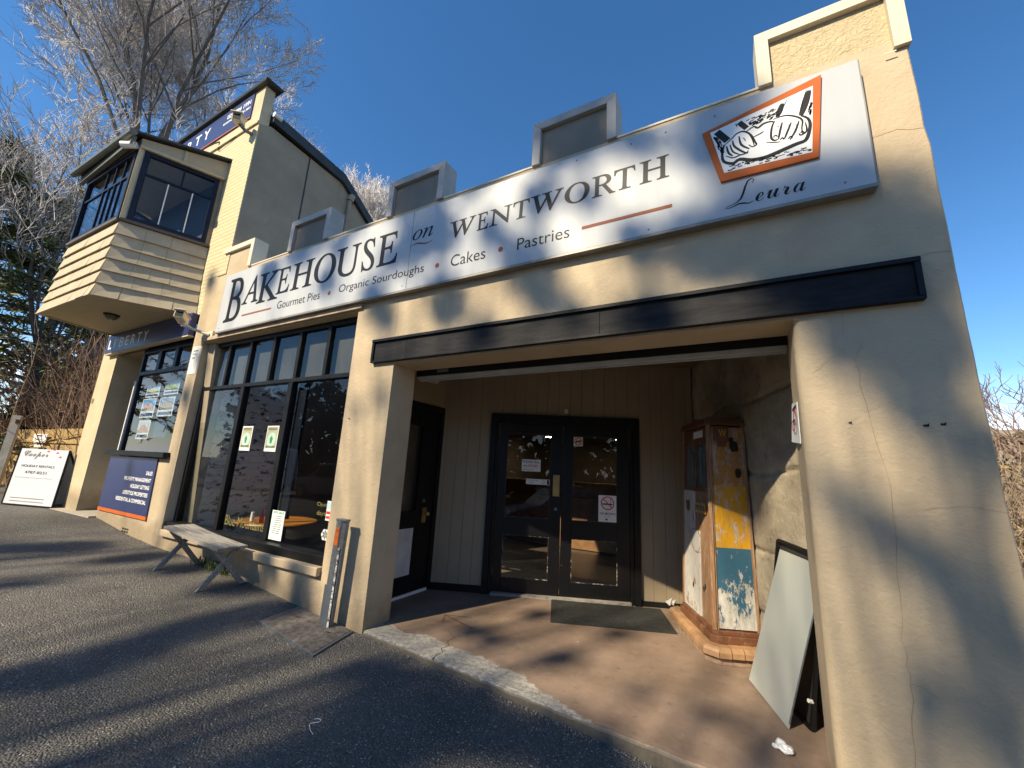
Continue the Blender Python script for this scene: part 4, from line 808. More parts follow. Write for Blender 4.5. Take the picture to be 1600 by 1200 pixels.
CL = ['white edged card with a yellow house, upper left in the agency window', 'white edged card with a green garden photo, upper right in the agency window', 'white edged card with blue sky over a red house, middle left in the window', 'white edged card with an ochre house photo, middle right in the agency window', 'white edged card with a grey sky and red house, lower left in the agency window', 'dark navy card, lower right in the agency window']
for k, (c, l) in enumerate(zip(CR, CL)): card(*c, k, l)
# notice on the pier between the two shopfronts
N = thing('pier_notice', 'tall narrow white notice on the pier between the two shopfronts', 'notice', (-7.54, 0, 2.75))
mb = MB(); mb.box(-7.665, -7.41, -.006, 0, 2.76, 3.22); mb.build('notice_sheet', M_paper, N)
mb = MB()
for i, s in enumerate(('Customer', 'Parking', 'at rear')): text_fit(mb, s, (-7.62, -7.46 - .03 * i, 3.13 - i * .06, 3.165 - i * .06), (0, -.0065, 0))
mb.build('notice_text', M_ink, N)
# cameras and floodlight
def cctv(name, label, cat, loc, s, yaw, pitch, kl=1.0):
    t = thing(name, label, cat, loc); Mx = Matrix.Translation(Vector(loc)) @ Matrix.Rotation(yaw, 4, 'Z') @ Matrix.Rotation(pitch, 4, 'X')
    def tr(mb): mb.v = [tuple(Mx @ (Vector((v[0], v[1] * kl, v[2])) * s)) for v in mb.v]; return mb
    mb = MB(); mb.box(-.5, .5, -1.3, 1.0, -.45, .45); tr(mb).build('camera_body', M_trim if name != 'bay_camera' else M_white, t, bevel=.01)
    mb = MB(); mb.box(-.6, .6, -1.7, 1.1, .47, .56); tr(mb).build('camera_hood', M_trim, t)
    mb = MB(); mb.box(-.4, .4, -1.33, -1.301, -.35, .35); tr(mb).build('camera_lens', M_black, t)
    return t, tr
t, tr = cctv('wall_camera', 'large cream security camera on an arm at the corner of the white bakery sign', 'security camera', (-7.45, -.32, 3.57), .125, R_(48), R_(-14), .8)
mb = MB(); mb.tube([(-7.46, -.28, 3.50), (-7.36, -.20, 3.43), (-7.16, -.03, 3.36)], [.022, .02, .028], 10); mb.tube([(-7.44, -.28, 3.45), (-7.44, -.28, 3.54)], .035, 10); mb.build('bracket_arm', M_trim, t)
mb = MB(); mb.box(-7.22, -7.08, -.03, 0, 3.30, 3.42); mb.build('bracket_plate', M_trim, t)
t, tr = cctv('parapet_camera', 'square white floodlight housing on the parapet under the phone number', 'security camera', (-7.36, -.22, 7.31), .15, R_(40), R_(5), .5)
mb = MB(); mb.tube([(-7.36, -.20, 7.25), (-7.33, -.10, 7.18), (-7.30, -.01, 7.18)], .03, 8); mb.build('bracket_arm', M_steel, t)
t = thing('bay_camera', 'little white bullet camera at the eaves corner of the bay', 'security camera', (-8.52, -1.18, 6.46))
mb = MB(); mb.tube([(-8.60, -1.24, 6.44), (-8.42, -1.12, 6.46)], [.055, .055], 14); mb.build('camera_body', M_white, t)
mb = MB(); mb.tube([(-8.607, -1.245, 6.44), (-8.60, -1.24, 6.44)], [.035, .035], 12); mb.build('camera_lens', M_black, t)

# ------------------------------------------------------------------ stickers on the bakery window and doors
def sticker(name, label, cat, box, y, mat, parts, group=None):
    t = thing(name, label, cat, ((box[0] + box[1]) / 2, y, box[2]), group); mb = MB(); mb.box(box[0], box[1], y - .002, y, box[2], box[3]); mb.build('sheet', mat, t)
    for nm, m, fn in parts: q = MB(); fn(q); q.build(nm, m, t)
    return t
YW = WY + .019
def poster(x0_, x1_, label):
    xm = (x0_ + x1_) / 2; w_ = x1_ - x0_
    t = sticker('window_poster', label, 'poster', (x0_, x1_, 1.60, 1.935), YW, M_paper, [
        ('printed_border', simple('khaki_print', (.38, .38, .24), .6), lambda q: q.box(x0_ + .012, x1_ - .012, YW - .003, YW - .0021, 1.64, 1.92)),
        ('round_emblem', simple('mint_print', (.42, .62, .50), .6), lambda q: q.tube([(xm, YW - .0042, 1.75), (xm, YW - .0031, 1.75)], w_ * .38, 24)),
        ('emblem_core', M_green, lambda q: q.prism([(xm + .035 * math.sin(a), YW - .0052, 1.75 + .055 * math.cos(a)) for a in (0, 1.2, 2.6, 3.7, 5.1)], (0, .0008, 0))),
        ('print_lines', M_ink, lambda q: [q.box(x0_ + .03, x1_ - .03, YW - .0042, YW - .0031, z, z + .008) for z in (1.90, 1.88, 1.652, 1.665)])], 'round emblem posters in the bakery window')
poster(-6.06, -5.81, 'left poster with a round green emblem, beside the window mullion')
poster(-5.47, -5.215, 'right poster with a round green emblem in the middle window pane')
sticker('menu_sheet', 'tall pale green menu sheet at the foot of the window', 'menu', (-5.015, -4.765, .565, .90), YW - .02, simple('pale_mint_paper', (.68, .76, .72), .6, var=.03), [
    ('menu_heading', M_green, lambda q: text_fit(q, 'SPECIALS', (-4.99, -4.79, .865, .89), (0, YW - .0222, 0), off=.02)),
    ('menu_lines', M_ink, lambda q: [q.box(-4.97 + .01 * (i % 3), -4.81 - .012 * (i % 2), YW - .0230, YW - .0222, .64 + i * .024, .646 + i * .024) for i in range(9)])])
t = thing('window_lettering', 'yellow lettering Blue Mountains on the glass near the orange table', 'lettering', (-5.6, YW, .64)); mb = MB(); text_fit(mb, 'Blue Mountains', (-6.06, -5.17, .62, .745), (0, YW - .001, 0)); mb.build('letters', M_yellow, t)
t = thing('opening_lettering', 'yellow lettering Open 7 days at the right edge of the glass', 'lettering', (-4.1, YW, .92)); mb = MB(); text_fit(mb, 'Open 7', (-4.235, -3.98, 1.0, 1.055), (0, YW - .001, 0)); text_fit(mb, 'days', (-4.22, -4.07, .90, .965), (0, YW - .001, 0)); mb.build('letters', M_yellow, t)
sticker('window_sticker', 'small sticker, pale blue above red, at the right edge of the window', 'sticker', (-4.06, -3.935, .87, 1.08), YW - .003, M_paper, [('blue_band', simple('pale_blue_print', (.45, .68, .72), .5), lambda q: q.box(-4.055, -3.94, YW - .0058, YW - .0051, 1.0, 1.07)), ('red_bands', M_red, lambda q: [q.box(-4.055, -3.94, YW - .0058, YW - .0051, z, z + .028) for z in (.89, .94)])])
t = thing('flower_sticker', 'white flower shaped sticker low on the right window pane', 'sticker', (-4.0, YW, .70)); mb = MB()
for k in range(6): mb.tube([(-4.03 + .035 * math.cos(k * 1.047), YW - .003, .72 + .035 * math.sin(k * 1.047)), (-4.03 + .035 * math.cos(k * 1.047), YW - .0015 + .0001 * k, .72 + .035 * math.sin(k * 1.047))], .028, 14)
mb.build('petals', M_white, t)
def dsheet(name, label, cat, u0, u1, z0, z1, v=.012):
    t = thing(name, label, cat, U((u0 + u1) / 2, v, z0)); mb = MB(); ubox(mb, u0, u1, v - .003, v, z0, z1); mb.build('sheet', M_paper, t); return t
def ring(mb, u, z, r, v, wd, n=28):
    P = [U(u + r * math.cos(2 * math.pi * i / n), v, z + r * math.sin(2 * math.pi * i / n)) for i in range(n + 1)]; mb.ribbon(P, wd, tuple(-E2), .0008)
def utext(mb, s, u0, u1, z0, z1, v): text_fit(mb, s, (u0, u1, z0, z1), U(0, v, 0), tuple(E1), (0, 0, 1), off=.008)
t = dsheet('no_dogs_sign', 'small square no dogs sticker in the top corner of the right door glass', 'sticker', 1.115, 1.24, 1.885, 2.005)
mb = MB(); mb.ribbon([U(1.145, .0085, 1.93), U(1.165, .0085, 1.95), U(1.20, .0085, 1.95), U(1.212, .0085, 1.965)], .018, tuple(-E2), .0006)
for u in (1.16, 1.195): mb.ribbon([U(u, .0085, 1.95), U(u, .0085, 1.922)], .007, tuple(-E2), .0006)
mb.build('dog_figure', M_ink, t); mb = MB(); ring(mb, 1.178, 1.945, .046, .0080, .009); mb.ribbon([U(1.147, .0075, 1.976), U(1.209, .0075, 1.914)], .008, tuple(-E2), .0006); mb.build('red_ring', M_red, t)
t = dsheet('shut_door_note', 'handwritten white note asking to shut the door, on the left door glass', 'note', .44, .69, 1.525, 1.68)
mb = MB(); utext(mb, 'PLEASE Shut', .455, .675, 1.635, 1.665, .0085); utext(mb, 'behind you', .465, .60, 1.538, 1.556, .0085); mb.build('note_text', M_ink, t); mb = MB(); utext(mb, 'the DOOR!', .465, .65, 1.58, 1.615, .0085); mb.build('note_red_text', M_red, t)
t = dsheet('door_notice', 'narrow white printed strip below the handwritten note', 'notice', .505, .815, 1.36, 1.43)
mb = MB(); utext(mb, 'mind your step', .515, .66, 1.405, 1.42, .0085); utext(mb, 'please', .55, .61, 1.375, 1.39, .0085); ubox(mb, .78, .81, .0078, .0085, 1.365, 1.425); ring(mb, .735, 1.395, .018, .0082, .004); mb.build('notice_text', M_ink, t)
t = dsheet('no_smoking_sign', 'white no smoking sign with red ring on the right door glass', 'sign', 1.45, 1.682, .945, 1.272)
mb = MB(); ubox(mb, 1.50, 1.625, .0075, .0085, 1.155, 1.172); mb.ribbon([U(1.60, .008, 1.18), U(1.61, .008, 1.20), U(1.595, .008, 1.215), U(1.61, .008, 1.23)], .006, tuple(-E2), .0005); utext(mb, 'NO SMOKING', 1.47, 1.662, 1.032, 1.062, .0085); utext(mb, 'by law', 1.53, 1.60, 1.005, 1.018, .0085); ubox(mb, 1.54, 1.565, .0077, .0085, .965, .985); mb.build('sign_text', M_ink, t)
mb = MB(); ring(mb, 1.566, 1.175, .078, .0078, .013); mb.ribbon([U(1.51, .0070, 1.23), U(1.622, .0070, 1.12)], .012, tuple(-E2), .0006); mb.build('red_ring', M_red, t)
# sign on the inner face of the corner pier
t = thing('pier_sign', 'curling white prohibition sign on the inner face of the corner pier', 'sign', (.36, .2, 1.75))
mb = MB(); x_ = .352; mb.hexa([(x_, .10, 1.77), (x_ - .02, .33, 1.80), (x_ - .012, .33, 1.80), (x_ + .006, .10, 1.77), (x_, .08, 2.03), (x_, .32, 2.06), (x_ + .006, .32, 2.06), (x_ + .006, .08, 2.03)]); mb.build('sheet', M_paper, t)
mb = MB(); P = [(x_ - .004 - .010 * (1 if math.sin(a) < 0 else 0), .205 + .07 * math.cos(a), 1.93 + .07 * math.sin(a)) for a in [i * math.pi / 12 for i in range(25)]]; mb.ribbon(P, .012, (-1, 0, 0), .0012); mb.build('red_ring', M_red, t)
mb = MB(); mb.box(x_ - .0035, x_ - .0015, .12, .30, 2.005, 2.02); mb.box(x_ - .012, x_ - .010, .15, .27, 1.92, 1.935); mb.build('sign_text', M_ink, t)

# ------------------------------------------------------------------ door mat
DM = thing('door_mat', 'large worn black rubber mat in front of the double door', 'mat', U(1.5, -.45, 0))
mb = MB(); mb.hexa([U(.86, -.83, .001), U(2.13, -.86, .001), U(2.17, -.09, .001), U(.88, -.07, .001), U(.86, -.83, .011), U(2.13, -.86, .011), U(2.17, -.09, .011), U(.88, -.07, .011)]); mb.build('mat_base', M_rubber, DM)
mb = MB()
for i in range(14): v = -.80 + i * .052; ubox(mb, .92, 2.10, v, v + .022, .011, .014)
mb.build('mat_ribs', M_rubber, DM)
# ------------------------------------------------------------------ petrol pump on its brick plinth
PL = thing('brick_plinth', 'low plinth of orange bullnose bricks carrying the old petrol pump', 'plinth', U(2.45, -1.0, 0))
def octo(u0, u1, v0, v1, c): return [(u0 + c, v0), (u1, v0), (u1, v1), (u0 + c, v1), (u0, v1 - c), (u0, v0 + c)]
def uprism(mb, pts, z0, z1, top=None):
    t_ = top or pts; n_ = len(pts); mb.add([U(a, b, z0) for a, b in pts] + [U(a, b, z1) for a, b in t_], [tuple(range(n_ - 1, -1, -1)), tuple(range(n_, 2 * n_))] + [(i, (i + 1) % n_, n_ + (i + 1) % n_, n_ + i) for i in range(n_)]); return mb
mb = MB(); uprism(mb, octo(2.195, 2.685, -1.50, -.40, .09), 0, .062); mb.build('base_course', M_oldbrick, PL, bevel=.006)
mb = MB()   # bullnose bricks round the top
ring_ = [(2.685, -1.53), (2.27, -1.53), (2.17, -1.43), (2.17, -.44), (2.25, -.36)]
for (a, b) in zip(ring_, ring_[1:]):
    A, B = Vector((*a, 0)), Vector((*b, 0)); ln = (B - A).length; k = max(1, round(ln / .105)); d = (B - A) / k; nn_ = Vector((d.y, -d.x, 0)).normalized()
    if nn_.dot(Vector((2.45, -1.0, 0)) - A) < 0: nn_ = -nn_
    for i in range(k):
        p = A + d * i + d.normalized() * .004; q = A + d * (i + 1) - d.normalized() * .004; jz = rnd.uniform(-.003, .003)
        prof_ = [(0, .064), (0, .105), (.012, .125), (.035, .136), (.14, .138), (.14, .064)]
        vs = [U(*(p + nn_ * f)[:2], z + jz) for f, z in prof_] + [U(*(q + nn_ * f)[:2], z + jz) for f, z in prof_]; m_ = 6
        mb.add(vs, [tuple(range(m_)), tuple(range(2 * m_ - 1, m_ - 1, -1))] + [(j, (j + 1) % m_, m_ + (j + 1) % m_, m_ + j) for j in range(m_)])
mb.build('bullnose_course', M_tile, PL)
mb = MB(); uprism(mb, octo(2.25, 2.685, -1.45, -.45, .06), .062, .122); mb.build('mortar_bed', M_oldbrick, PL)
PP = thing('petrol_pump', 'antique tapered petrol pump in peeling yellow and blue paint', 'petrol pump', U(2.48, -.96, .12))
def taper(z): f = (z - .12) / 1.95; return (2.285 + .045 * f, 2.685 - .005 * f, -1.395 + .05 * f, -.545 - .06 * f)
def tbox(mb, fu0, fu1, fv0, fv1, z0, z1, du=0, dv=0):    # fractions of the tapered section
    P = []
    for z in (z0, z1):
        a, b, c, d = taper(z); P += [U(a + (b - a) * u + du, c + (d - c) * v + dv, z) for u, v in ((fu0, fv0), (fu1, fv0), (fu1, fv1), (fu0, fv1))]
    return mb.hexa(P)
mb = MB(); uprism(mb, octo(2.255, 2.70, -1.425, -.515, .05), .138, .20); uprism(mb, octo(2.275, 2.69, -1.405, -.535, .04), .20, .235); mb.build('pump_base', M_prust, PP, bevel=.004)
mb = MB(); tbox(mb, .06, .98, .03, .97, .235, 2.05); mb.build('pump_core', M_pwood, PP)
mb = MB()  # corner posts (moulded)
for z0, z1 in ((.235, 2.06),):
    tbox(mb, .0, .11, .0, .055, z0, z1); tbox(mb, .0, .05, .945, 1.0, z0, z1); tbox(mb, .93, 1.0, .0, .03, z0, z1)
    tbox(mb, -.02, .03, .01, .03, z0, z1); tbox(mb, .03, .06, -.012, .02, z0, z1)
mb.build('corner_posts', M_pwood, PP, bevel=.004)
mb = MB(); tbox(mb, .125, .93, .0101, .028, .25, .923); mb.build('blue_side_panel', M_pblue, PP)
mb = MB(); tbox(mb, .125, .93, .0098, .028, .923, 1.48); mb.build('yellow_side_panel', M_pyel, PP)
mb = MB(); tbox(mb, .125, .93, .0102, .028, 1.48, 2.04); tbox(mb, .22, .66, .006, .0101, 1.50, 1.79); mb.build('upper_side_panel', M_pyel2, PP)
mb = MB()
for (f, z, a, b) in ((.70, 1.86, .10, .06), (.76, 1.60, .07, .045), (.64, 1.92, .05, .03)):
    A, B2, C2, D2 = taper(z); cu_ = A + (B2 - A) * f
    mb.add([U(cu_ + a * .5 * math.cos(t) * rnd.uniform(.7, 1.1), C2 + .0040, z + b * math.sin(t) * rnd.uniform(.8, 1.2)) for t in [i * .524 for i in range(12)]], [tuple(range(12))])
mb.build('rust_hole', M_dark, PP)
mb = MB(); a, b, c, d = taper(1.97); ubox(mb, a + .06, a + .19, c - .035, c + .01, 1.90, 2.05); ubox(mb, a + .075, a + .175, c - .045, c - .035, 1.93, 2.03); ubox(mb, a + .09, a + .16, c - .03, c, 1.85, 1.90); mb.build('lantern_bracket', M_prust, PP, bevel=.005)
mb = MB(); utext(mb, 'W', a + .09, a + .16, 1.945, 2.015, c - .0455); mb.build('bracket_letter', M_pyel, PP)
# meter side (faces left)
mb = MB(); tbox(mb, .022, .07, .40, .945, .24, 1.02); tbox(mb, .022, .07, .56, .945, 1.02, 1.41); mb.build('white_front_panel', M_pwhite, PP)
mb = MB(); tbox(mb, .02, .07, .06, .94, 1.41, 1.45); tbox(mb, .02, .07, .06, .94, 1.88, 1.93); tbox(mb, .02, .07, .06, .12, 1.45, 1.88); tbox(mb, .02, .07, .88, .94, 1.45, 1.88); tbox(mb, .02, .07, .48, .52, 1.45, 1.88); mb.build('meter_frame', M_prust, PP, bevel=.003)
mb = MB(); tbox(mb, .058, .066, .12, .88, 1.45, 1.88); mb.build('meter_dial', simple('grey_dial', (.16, .18, .19), .4, var=.4), PP)
mb = MB(); tbox(mb, .036, .040, .12, .48, 1.45, 1.88); tbox(mb, .036, .040, .52, .88, 1.45, 1.88); mb.build('meter_glass', M_glass, PP)
mb = MB()
for v0 in (-1.20, -.86):
    P = [U(2.345, v0 + .05 - .05 * math.cos(t), 1.78 + .07 * math.sin(t)) for t in [i * math.pi / 8 for i in range(9)]]
    mb.tube([U(2.345, v0, 1.5)] + P + [U(2.345, v0 + .10, 1.5)], .010, 6)
mb.build('sight_tube', M_steel, PP)
mb = MB(); tbox(mb, .02, .07, .08, .92, 1.935, 2.04); mb.build('name_board', M_prust, PP)
mb = MB(); tbox(mb, .012, .02, .18, .52, 1.95, 2.02); mb.build('price_plate', M_paper, PP)
mb = MB(); tbox(mb, .015, .022, .16, .50, 1.20, 1.30); mb.build('yellow_plate', M_pyel, PP)
mb = MB(); a, b, c, d = taper(1.25)
text_fit(mb, 'PETROL', (0, .24, 0, .05), U(a + .0045, -.99, 1.225), tuple(-E2), (0, 0, 1), off=.01); mb.build('plate_lettering', M_ink, PP)
mb = MB(); vv = -.76
pts = [(0, -.065), (.05, -.03), (.06, .05), (.03, .06), (0, .05), (-.03, .06), (-.06, .05), (-.05, -.03)]
mb.add([U(a + .002, vv + x, 1.25 + z) for x, z in pts], [tuple(range(8))]); mb.build('shield_emblem', M_prust, PP)
mb = MB(); P = [U(2.298, -.99 + .13 * math.cos(t), .93 + .11 * math.sin(t)) for t in [i * math.pi / 16 for i in range(33)]]; mb.ribbon(P, .005, tuple(-E1), .001); mb.build('drawn_circle', M_prust, PP)
mb = MB()
for (f, z) in ((.62, .48), (.33, .50), (.28, .53)): a, b, c, d = taper(z); mb.add([U(a + .006 if f > .4 else a + .02, c + (d - c) * f + .02 * math.cos(t), z + .03 * math.sin(t)) for t in [i * 1.047 for i in range(6)]], [tuple(range(6))])
mb.build('bullet_dent', M_dark, PP)
mb = MB(); a, b, c, d = taper(2.06); uprism(mb, octo(a - .025, b + .01, c - .03, d + .03, .05), 2.06, 2.085); uprism(mb, octo(a - .01, b + .005, c - .015, d + .015, .05), 2.085, 2.12); uprism(mb, octo(a - .02, b + .01, c - .025, d + .025, .05), 2.12, 2.14, octo(a + .05, b - .04, c + .08, d - .08, .04)); mb.build('pump_roof', M_prust, PP, bevel=.003)
# plastic scrap tucked behind the plinth
mb = MB()
for i in range(7): c = U(2.21 + rnd.uniform(-.03, .03), -.40 + rnd.uniform(-.03, .03), .14); mb.add([c, (c[0] + rnd.uniform(-.05, .05), c[1] + .02, .14 + rnd.uniform(.03, .09)), (c[0] + rnd.uniform(-.05, .05), c[1] - .03, .15 + rnd.uniform(0, .05))], [(0, 1, 2)])
tag(mb.build('plastic_scrap', M_white), 'crumpled clear plastic scrap on the far corner of the brick plinth', 'litter')
# ------------------------------------------------------------------ folded sandwich board leaning in the alcove
SB = thing('leaning_sandwich_board', 'blank white sandwich board with black frame leaning beside the petrol pump', 'sandwich board', U(2.45, -2.05, 0))
def slab4(mb, bl, br, tr_, tl, th):
    a, b, c, d = [Vector(x) for x in (bl, br, tr_, tl)]; n_ = (b - a).cross(d - a).normalized() * th; return mb.hexa([a, b, b + n_, a + n_, d, c, c + n_, d + n_])
bl, br, tr_, tl = U(2.40, -1.745, .015), U(2.346, -2.368, .005), U(2.555, -2.545, 1.01), U(2.615, -1.93, 1.02)
mb = MB(); slab4(mb, bl, br, tr_, tl, -.006); mb.build('front_sheet', M_sheet, SB)
bl2, br2, tr2, tl2 = U(2.545, -1.74, .0), U(2.50, -2.355, .0), U(2.59, -2.49, 1.055), U(2.645, -1.865, 1.075)
mb = MB(); V = [Vector(x) for x in (bl2, br2, tr2, tl2)]
for a, b in zip(V, V[1:] + V[:1]): mb.tube([a, b], .018, 6)
mb.tube([V[0].lerp(V[3], .02), V[0].lerp(V[3], .02) + Vector((.0, 0, 0))], .02, 4); mb.build('back_frame', M_black, SB)
mb = MB(); slab4(mb, *[tuple(v + Vector((.012, .004, 0))) for v in V], .006); mb.build('back_sheet', M_rooft, SB)
V1 = [Vector(x) for x in (bl, br, tr_, tl)]
mb = MB(); mb.tube([V1[1].lerp(V1[2], .03), V1[1].lerp(V1[2], .97)], .006, 5); mb.build('sheet_edge', M_steel, SB)
mb = MB(); c = V[1].lerp(V[2], .16); mb.tube([c, c + Vector((-.035, -.02, .01))], .012, 8); mb.build('frame_clip', M_white, SB)
# crumpled paper
mb = MB()
for i, (cx_, cy_, r) in enumerate(((.13, .245, .03), (.155, .19, .036), (.10, .215, .02))):
    o = len(mb.v); mb.sphere((cx_, cy_, r * .55), r, 9, 6, 1, 1, .55)
    for j in range(o, len(mb.v)): v = mb.v[j]; k_ = 1 + .5 * noise.noise(Vector(v) * 45); mb.v[j] = (cx_ + (v[0] - cx_) * k_, cy_ + (v[1] - cy_) * k_, max(.001, v[2] * k_))
tag(mb.build('crumpled_paper', M_white), 'small crumpled white paper on the entrance floor near the leaning board', 'litter')
mb = MB(); P = [(-2.40, -1.005), (-2.385, -.99), (-2.365, -.987), (-2.352, -.995), (-2.352, -1.01), (-2.368, -1.028), (-2.382, -1.045), (-2.372, -1.06), (-2.345, -1.075), (-2.315, -1.09), (-2.28, -1.10)]
mb.tube([(x, y, gfun(x, y) + .004) for x, y in P], .0022, 5); tag(mb.build('scrap_of_string', M_paper), 'short curl of white string lying on the asphalt', 'string')
mb = MB(); mb.ribbon([(-2.35, .66, .0005), (-2.79, .80, .0005)], .022, (0, 0, 1), .001); mb.ribbon([(-2.68, .62, .0005), (-2.79, .80, .0005), (-2.52, .90, .0005)], [.03, .02, .012], (0, 0, 1), .001)
tag(mb.build('painted_arrow', M_chalk), 'faded dark arrow drawn on the reddish entrance floor', 'floor marking')
mb = MB(); P = [(-2.24, -.075), (-2.26, .0), (-2.25, .07), (-2.31, .13), (-2.29, .21), (-2.36, .28), (-2.35, .38), (-2.50, .47)]
mb.ribbon([(x, y, .0004) for x, y in P], [.009, .006, .005, .007, .005, .004, .004, .002], (0, 0, 1), .0008); 
mb.build('floor_crack', M_dark, bpy.data.objects['entry_floor'])
# leaves, gum spots and small litter on the pavement
mb = MB()
for i in range(70):
    x, y = rnd.uniform(-7, .8), rnd.uniform(-2.2, -.1)
    if y > edge_y(max(x, -3.3)) - .05 and x > -3.3: continue
    z = gfun(x, y) + .004; a = rnd.uniform(0, 6.28); r = rnd.uniform(.006, .016)
    mb.add([(x + r * math.cos(a), y + r * math.sin(a), z), (x + r * .5 * math.cos(a + 1.6), y + r * .5 * math.sin(a + 1.6), z + .004), (x - r * math.cos(a), y - r * math.sin(a), z), (x - r * .5 * math.cos(a + 1.6), y - r * .5 * math.sin(a + 1.6), z + .003)], [(0, 1, 2, 3)])
tag(mb.build('fallen_leaves', simple('dry_leaf_bits', (.38, .33, .25), .8, var=.4, scale=3)), kind='stuff')
mb = MB()   # grit along the foot of the walls
for i in range(700):
    s = rnd.random()
    if s < .5: x = rnd.uniform(-3.1, .6); y = edge_y(x) - abs(rnd.gauss(0, .03)) - .008
    else: x = rnd.uniform(-9.5, -3.15); y = -abs(rnd.gauss(0, .025)) - .004
    z = gfun(x, y); r = rnd.uniform(.002, .007); mb.add([(x - r, y, z), (x + r, y - r, z), (x + r * .3, y + r, z), (x, y, z + r * 1.4)], [(0, 1, 3), (1, 2, 3), (2, 0, 3)])
tag(mb.build('loose_grit', simple('grit', (.28, .25, .2), .9, var=.5, scale=20)), kind='stuff')
# ------------------------------------------------------------------ service cover
MC = thing('service_pit_cover', 'square concrete service pit cover set in the asphalt below the metal post', 'pit cover', (-3.58, -.26, -.04))
q = [(-3.98, -.47), (-3.10, -.52), (-3.21, -.03), (-4.02, -.03)]
mb = MB(); V = [Vector((x, y, gfun(x, y) + .014)) for x, y in q]; cen = sum(V, Vector()) / 4; W2 = [v.lerp(cen, .05) for v in V]
mb.hexa([v - EZ * .05 for v in W2] + [v + EZ * .008 for v in W2]); cv = mb.build('cover_slab', None or simple('cover_concrete', (.10, .088, .08), .85, var=.5, scale=20, bs=1.0, bscale=38), MC, bevel=.004)
mb = MB()
for a, b, c, d in zip(V, V[1:] + V[:1], W2, W2[1:] + W2[:1]): mb.hexa([a - EZ * .05, b - EZ * .05, d - EZ * .05, c - EZ * .05, a + EZ * .004, b + EZ * .004, d + EZ * .004, c + EZ * .004])
mb.build('cover_frame', M_steel, MC)
mb = MB()
for f in (.22, .8): c = W2[3].lerp(W2[2], f).lerp(W2[0].lerp(W2[1], f), .35); mb.box(c.x - .03, c.x + .03, c.y - .008, c.y + .008, c.z + .0075, c.z + .0095)
mb.build('lifting_slot', M_dark, MC)
# ------------------------------------------------------------------ metal post
GP = thing('steel_post', 'galvanised steel marker post with an orange label against the pilaster', 'post', (-3.45, -.12, -.04))
mb = MB(); mb.hexa([(-3.53, -.15, -.06), (-3.44, -.15, -.06), (-3.44, -.125, -.06), (-3.53, -.125, -.06), (-3.495, -.15, .945), (-3.42, -.15, .945), (-3.42, -.125, .945), (-3.495, -.125, .945)]); mb.build('front_plate', M_steel, GP, bevel=.004)
mb = MB(); mb.hexa([(-3.438, -.145, .0), (-3.405, -.135, .0), (-3.405, -.10, .0), (-3.438, -.10, .0), (-3.418, -.145, .955), (-3.365, -.135, .955), (-3.365, -.10, .955), (-3.418, -.10, .955)]); mb.box(-3.50, -3.36, -.155, -.095, .945, .965); mb.build('side_channel', M_steel, GP, bevel=.003)
mb = MB(); mb.hexa([(-3.538, -.158, -.06), (-3.435, -.158, -.06), (-3.435, -.151, -.06), (-3.538, -.151, -.06), (-3.528, -.158, .36), (-3.425, -.158, .36), (-3.425, -.151, .36), (-3.528, -.151, .36)]); mb.build('lower_sleeve', simple('blue_grey_sleeve', (.11, .13, .15), .5, .3), GP)
mb = MB(); mb.box(-3.487, -3.432, -.1555, -.1515, .72, .885); mb.build('orange_label', M_orange, GP)
mb = MB(); mb.box(-3.487, -3.432, -.1566, -.1556, .79, .796); mb.box(-3.48, -3.44, -.1566, -.1556, .845, .87); mb.build('label_print', M_rust, GP)
def chipw():
    k = NT('chipped_white_strip'); k.color(k.mix(k.ramp(k.noise(24, 7, .8), .5, .55), (.62, .62, .6), (.10, .07, .05))); return k.set(.6)
mb = MB(); mb.hexa([(-3.432, -.155, .0), (-3.412, -.150, .0), (-3.412, -.146, .0), (-3.432, -.150, .0), (-3.416, -.155, .70), (-3.400, -.150, .70), (-3.400, -.146, .70), (-3.416, -.150, .70)]); mb.build('white_strip', chipw(), GP)
# ------------------------------------------------------------------ bench
BN = thing('timber_bench', 'weathered grey timber bench with crossed legs below the shop window', 'bench', (-5.65, -.27, .12))
def bz(x): return .628 + (x + 6.28) / 1.3 * (.525 - .628)
for i in range(3):
    y0, y1 = -.425 + i * .109, -.425 + i * .109 + .104; a, b = -6.29 + rnd.uniform(-.01, .01), -4.985 + rnd.uniform(-.012, .012)
    mb = MB(); jz = rnd.uniform(-.002, .003); N_ = 8
    for k_ in range(N_ + 1):
        x = a + (b - a) * k_ / N_; sag = -.012 * math.sin(math.pi * k_ / N_)
        for yy, zz in ((y0, -.03), (y1, -.03), (y1, 0), (y0, 0)): mb.v.append((x, yy, bz(x) + zz + jz + sag))
    for k_ in range(N_):
        for j in range(4): p = k_ * 4 + j; q_ = k_ * 4 + (j + 1) % 4; mb.f.append((p, q_, q_ + 4, p + 4))
    mb.f += [(0, 1, 2, 3), (N_ * 4 + 3, N_ * 4 + 2, N_ * 4 + 1, N_ * 4)]
    mb.build('seat_board', M_bench, BN, bevel=.004)
def plank(mb, a, b, wx, wy):
    a, b = Vector(a), Vector(b); return mb.hexa([a + Vector((-wx, -wy, 0)), a + Vector((wx, -wy, 0)), a + Vector((wx, wy, 0)), a + Vector((-wx, wy, 0)), b + Vector((-wx, -wy, 0)), b + Vector((wx, -wy, 0)), b + Vector((wx, wy, 0)), b + Vector((-wx, wy, 0))])
for x in (-6.12, -5.10):
    zt_ = bz(x) - .035
    for s, dx in ((1, 0), (-1, .03)):
        mb = MB(); yf, yb = (-.47, -.14) if s > 0 else (-.05, -.40)
        plank(mb, (x + dx, yf, gz(x, yf) + .0), (x + dx, yb, zt_), .014, .035); mb.build('leg', M_bench, BN, bevel=.003)
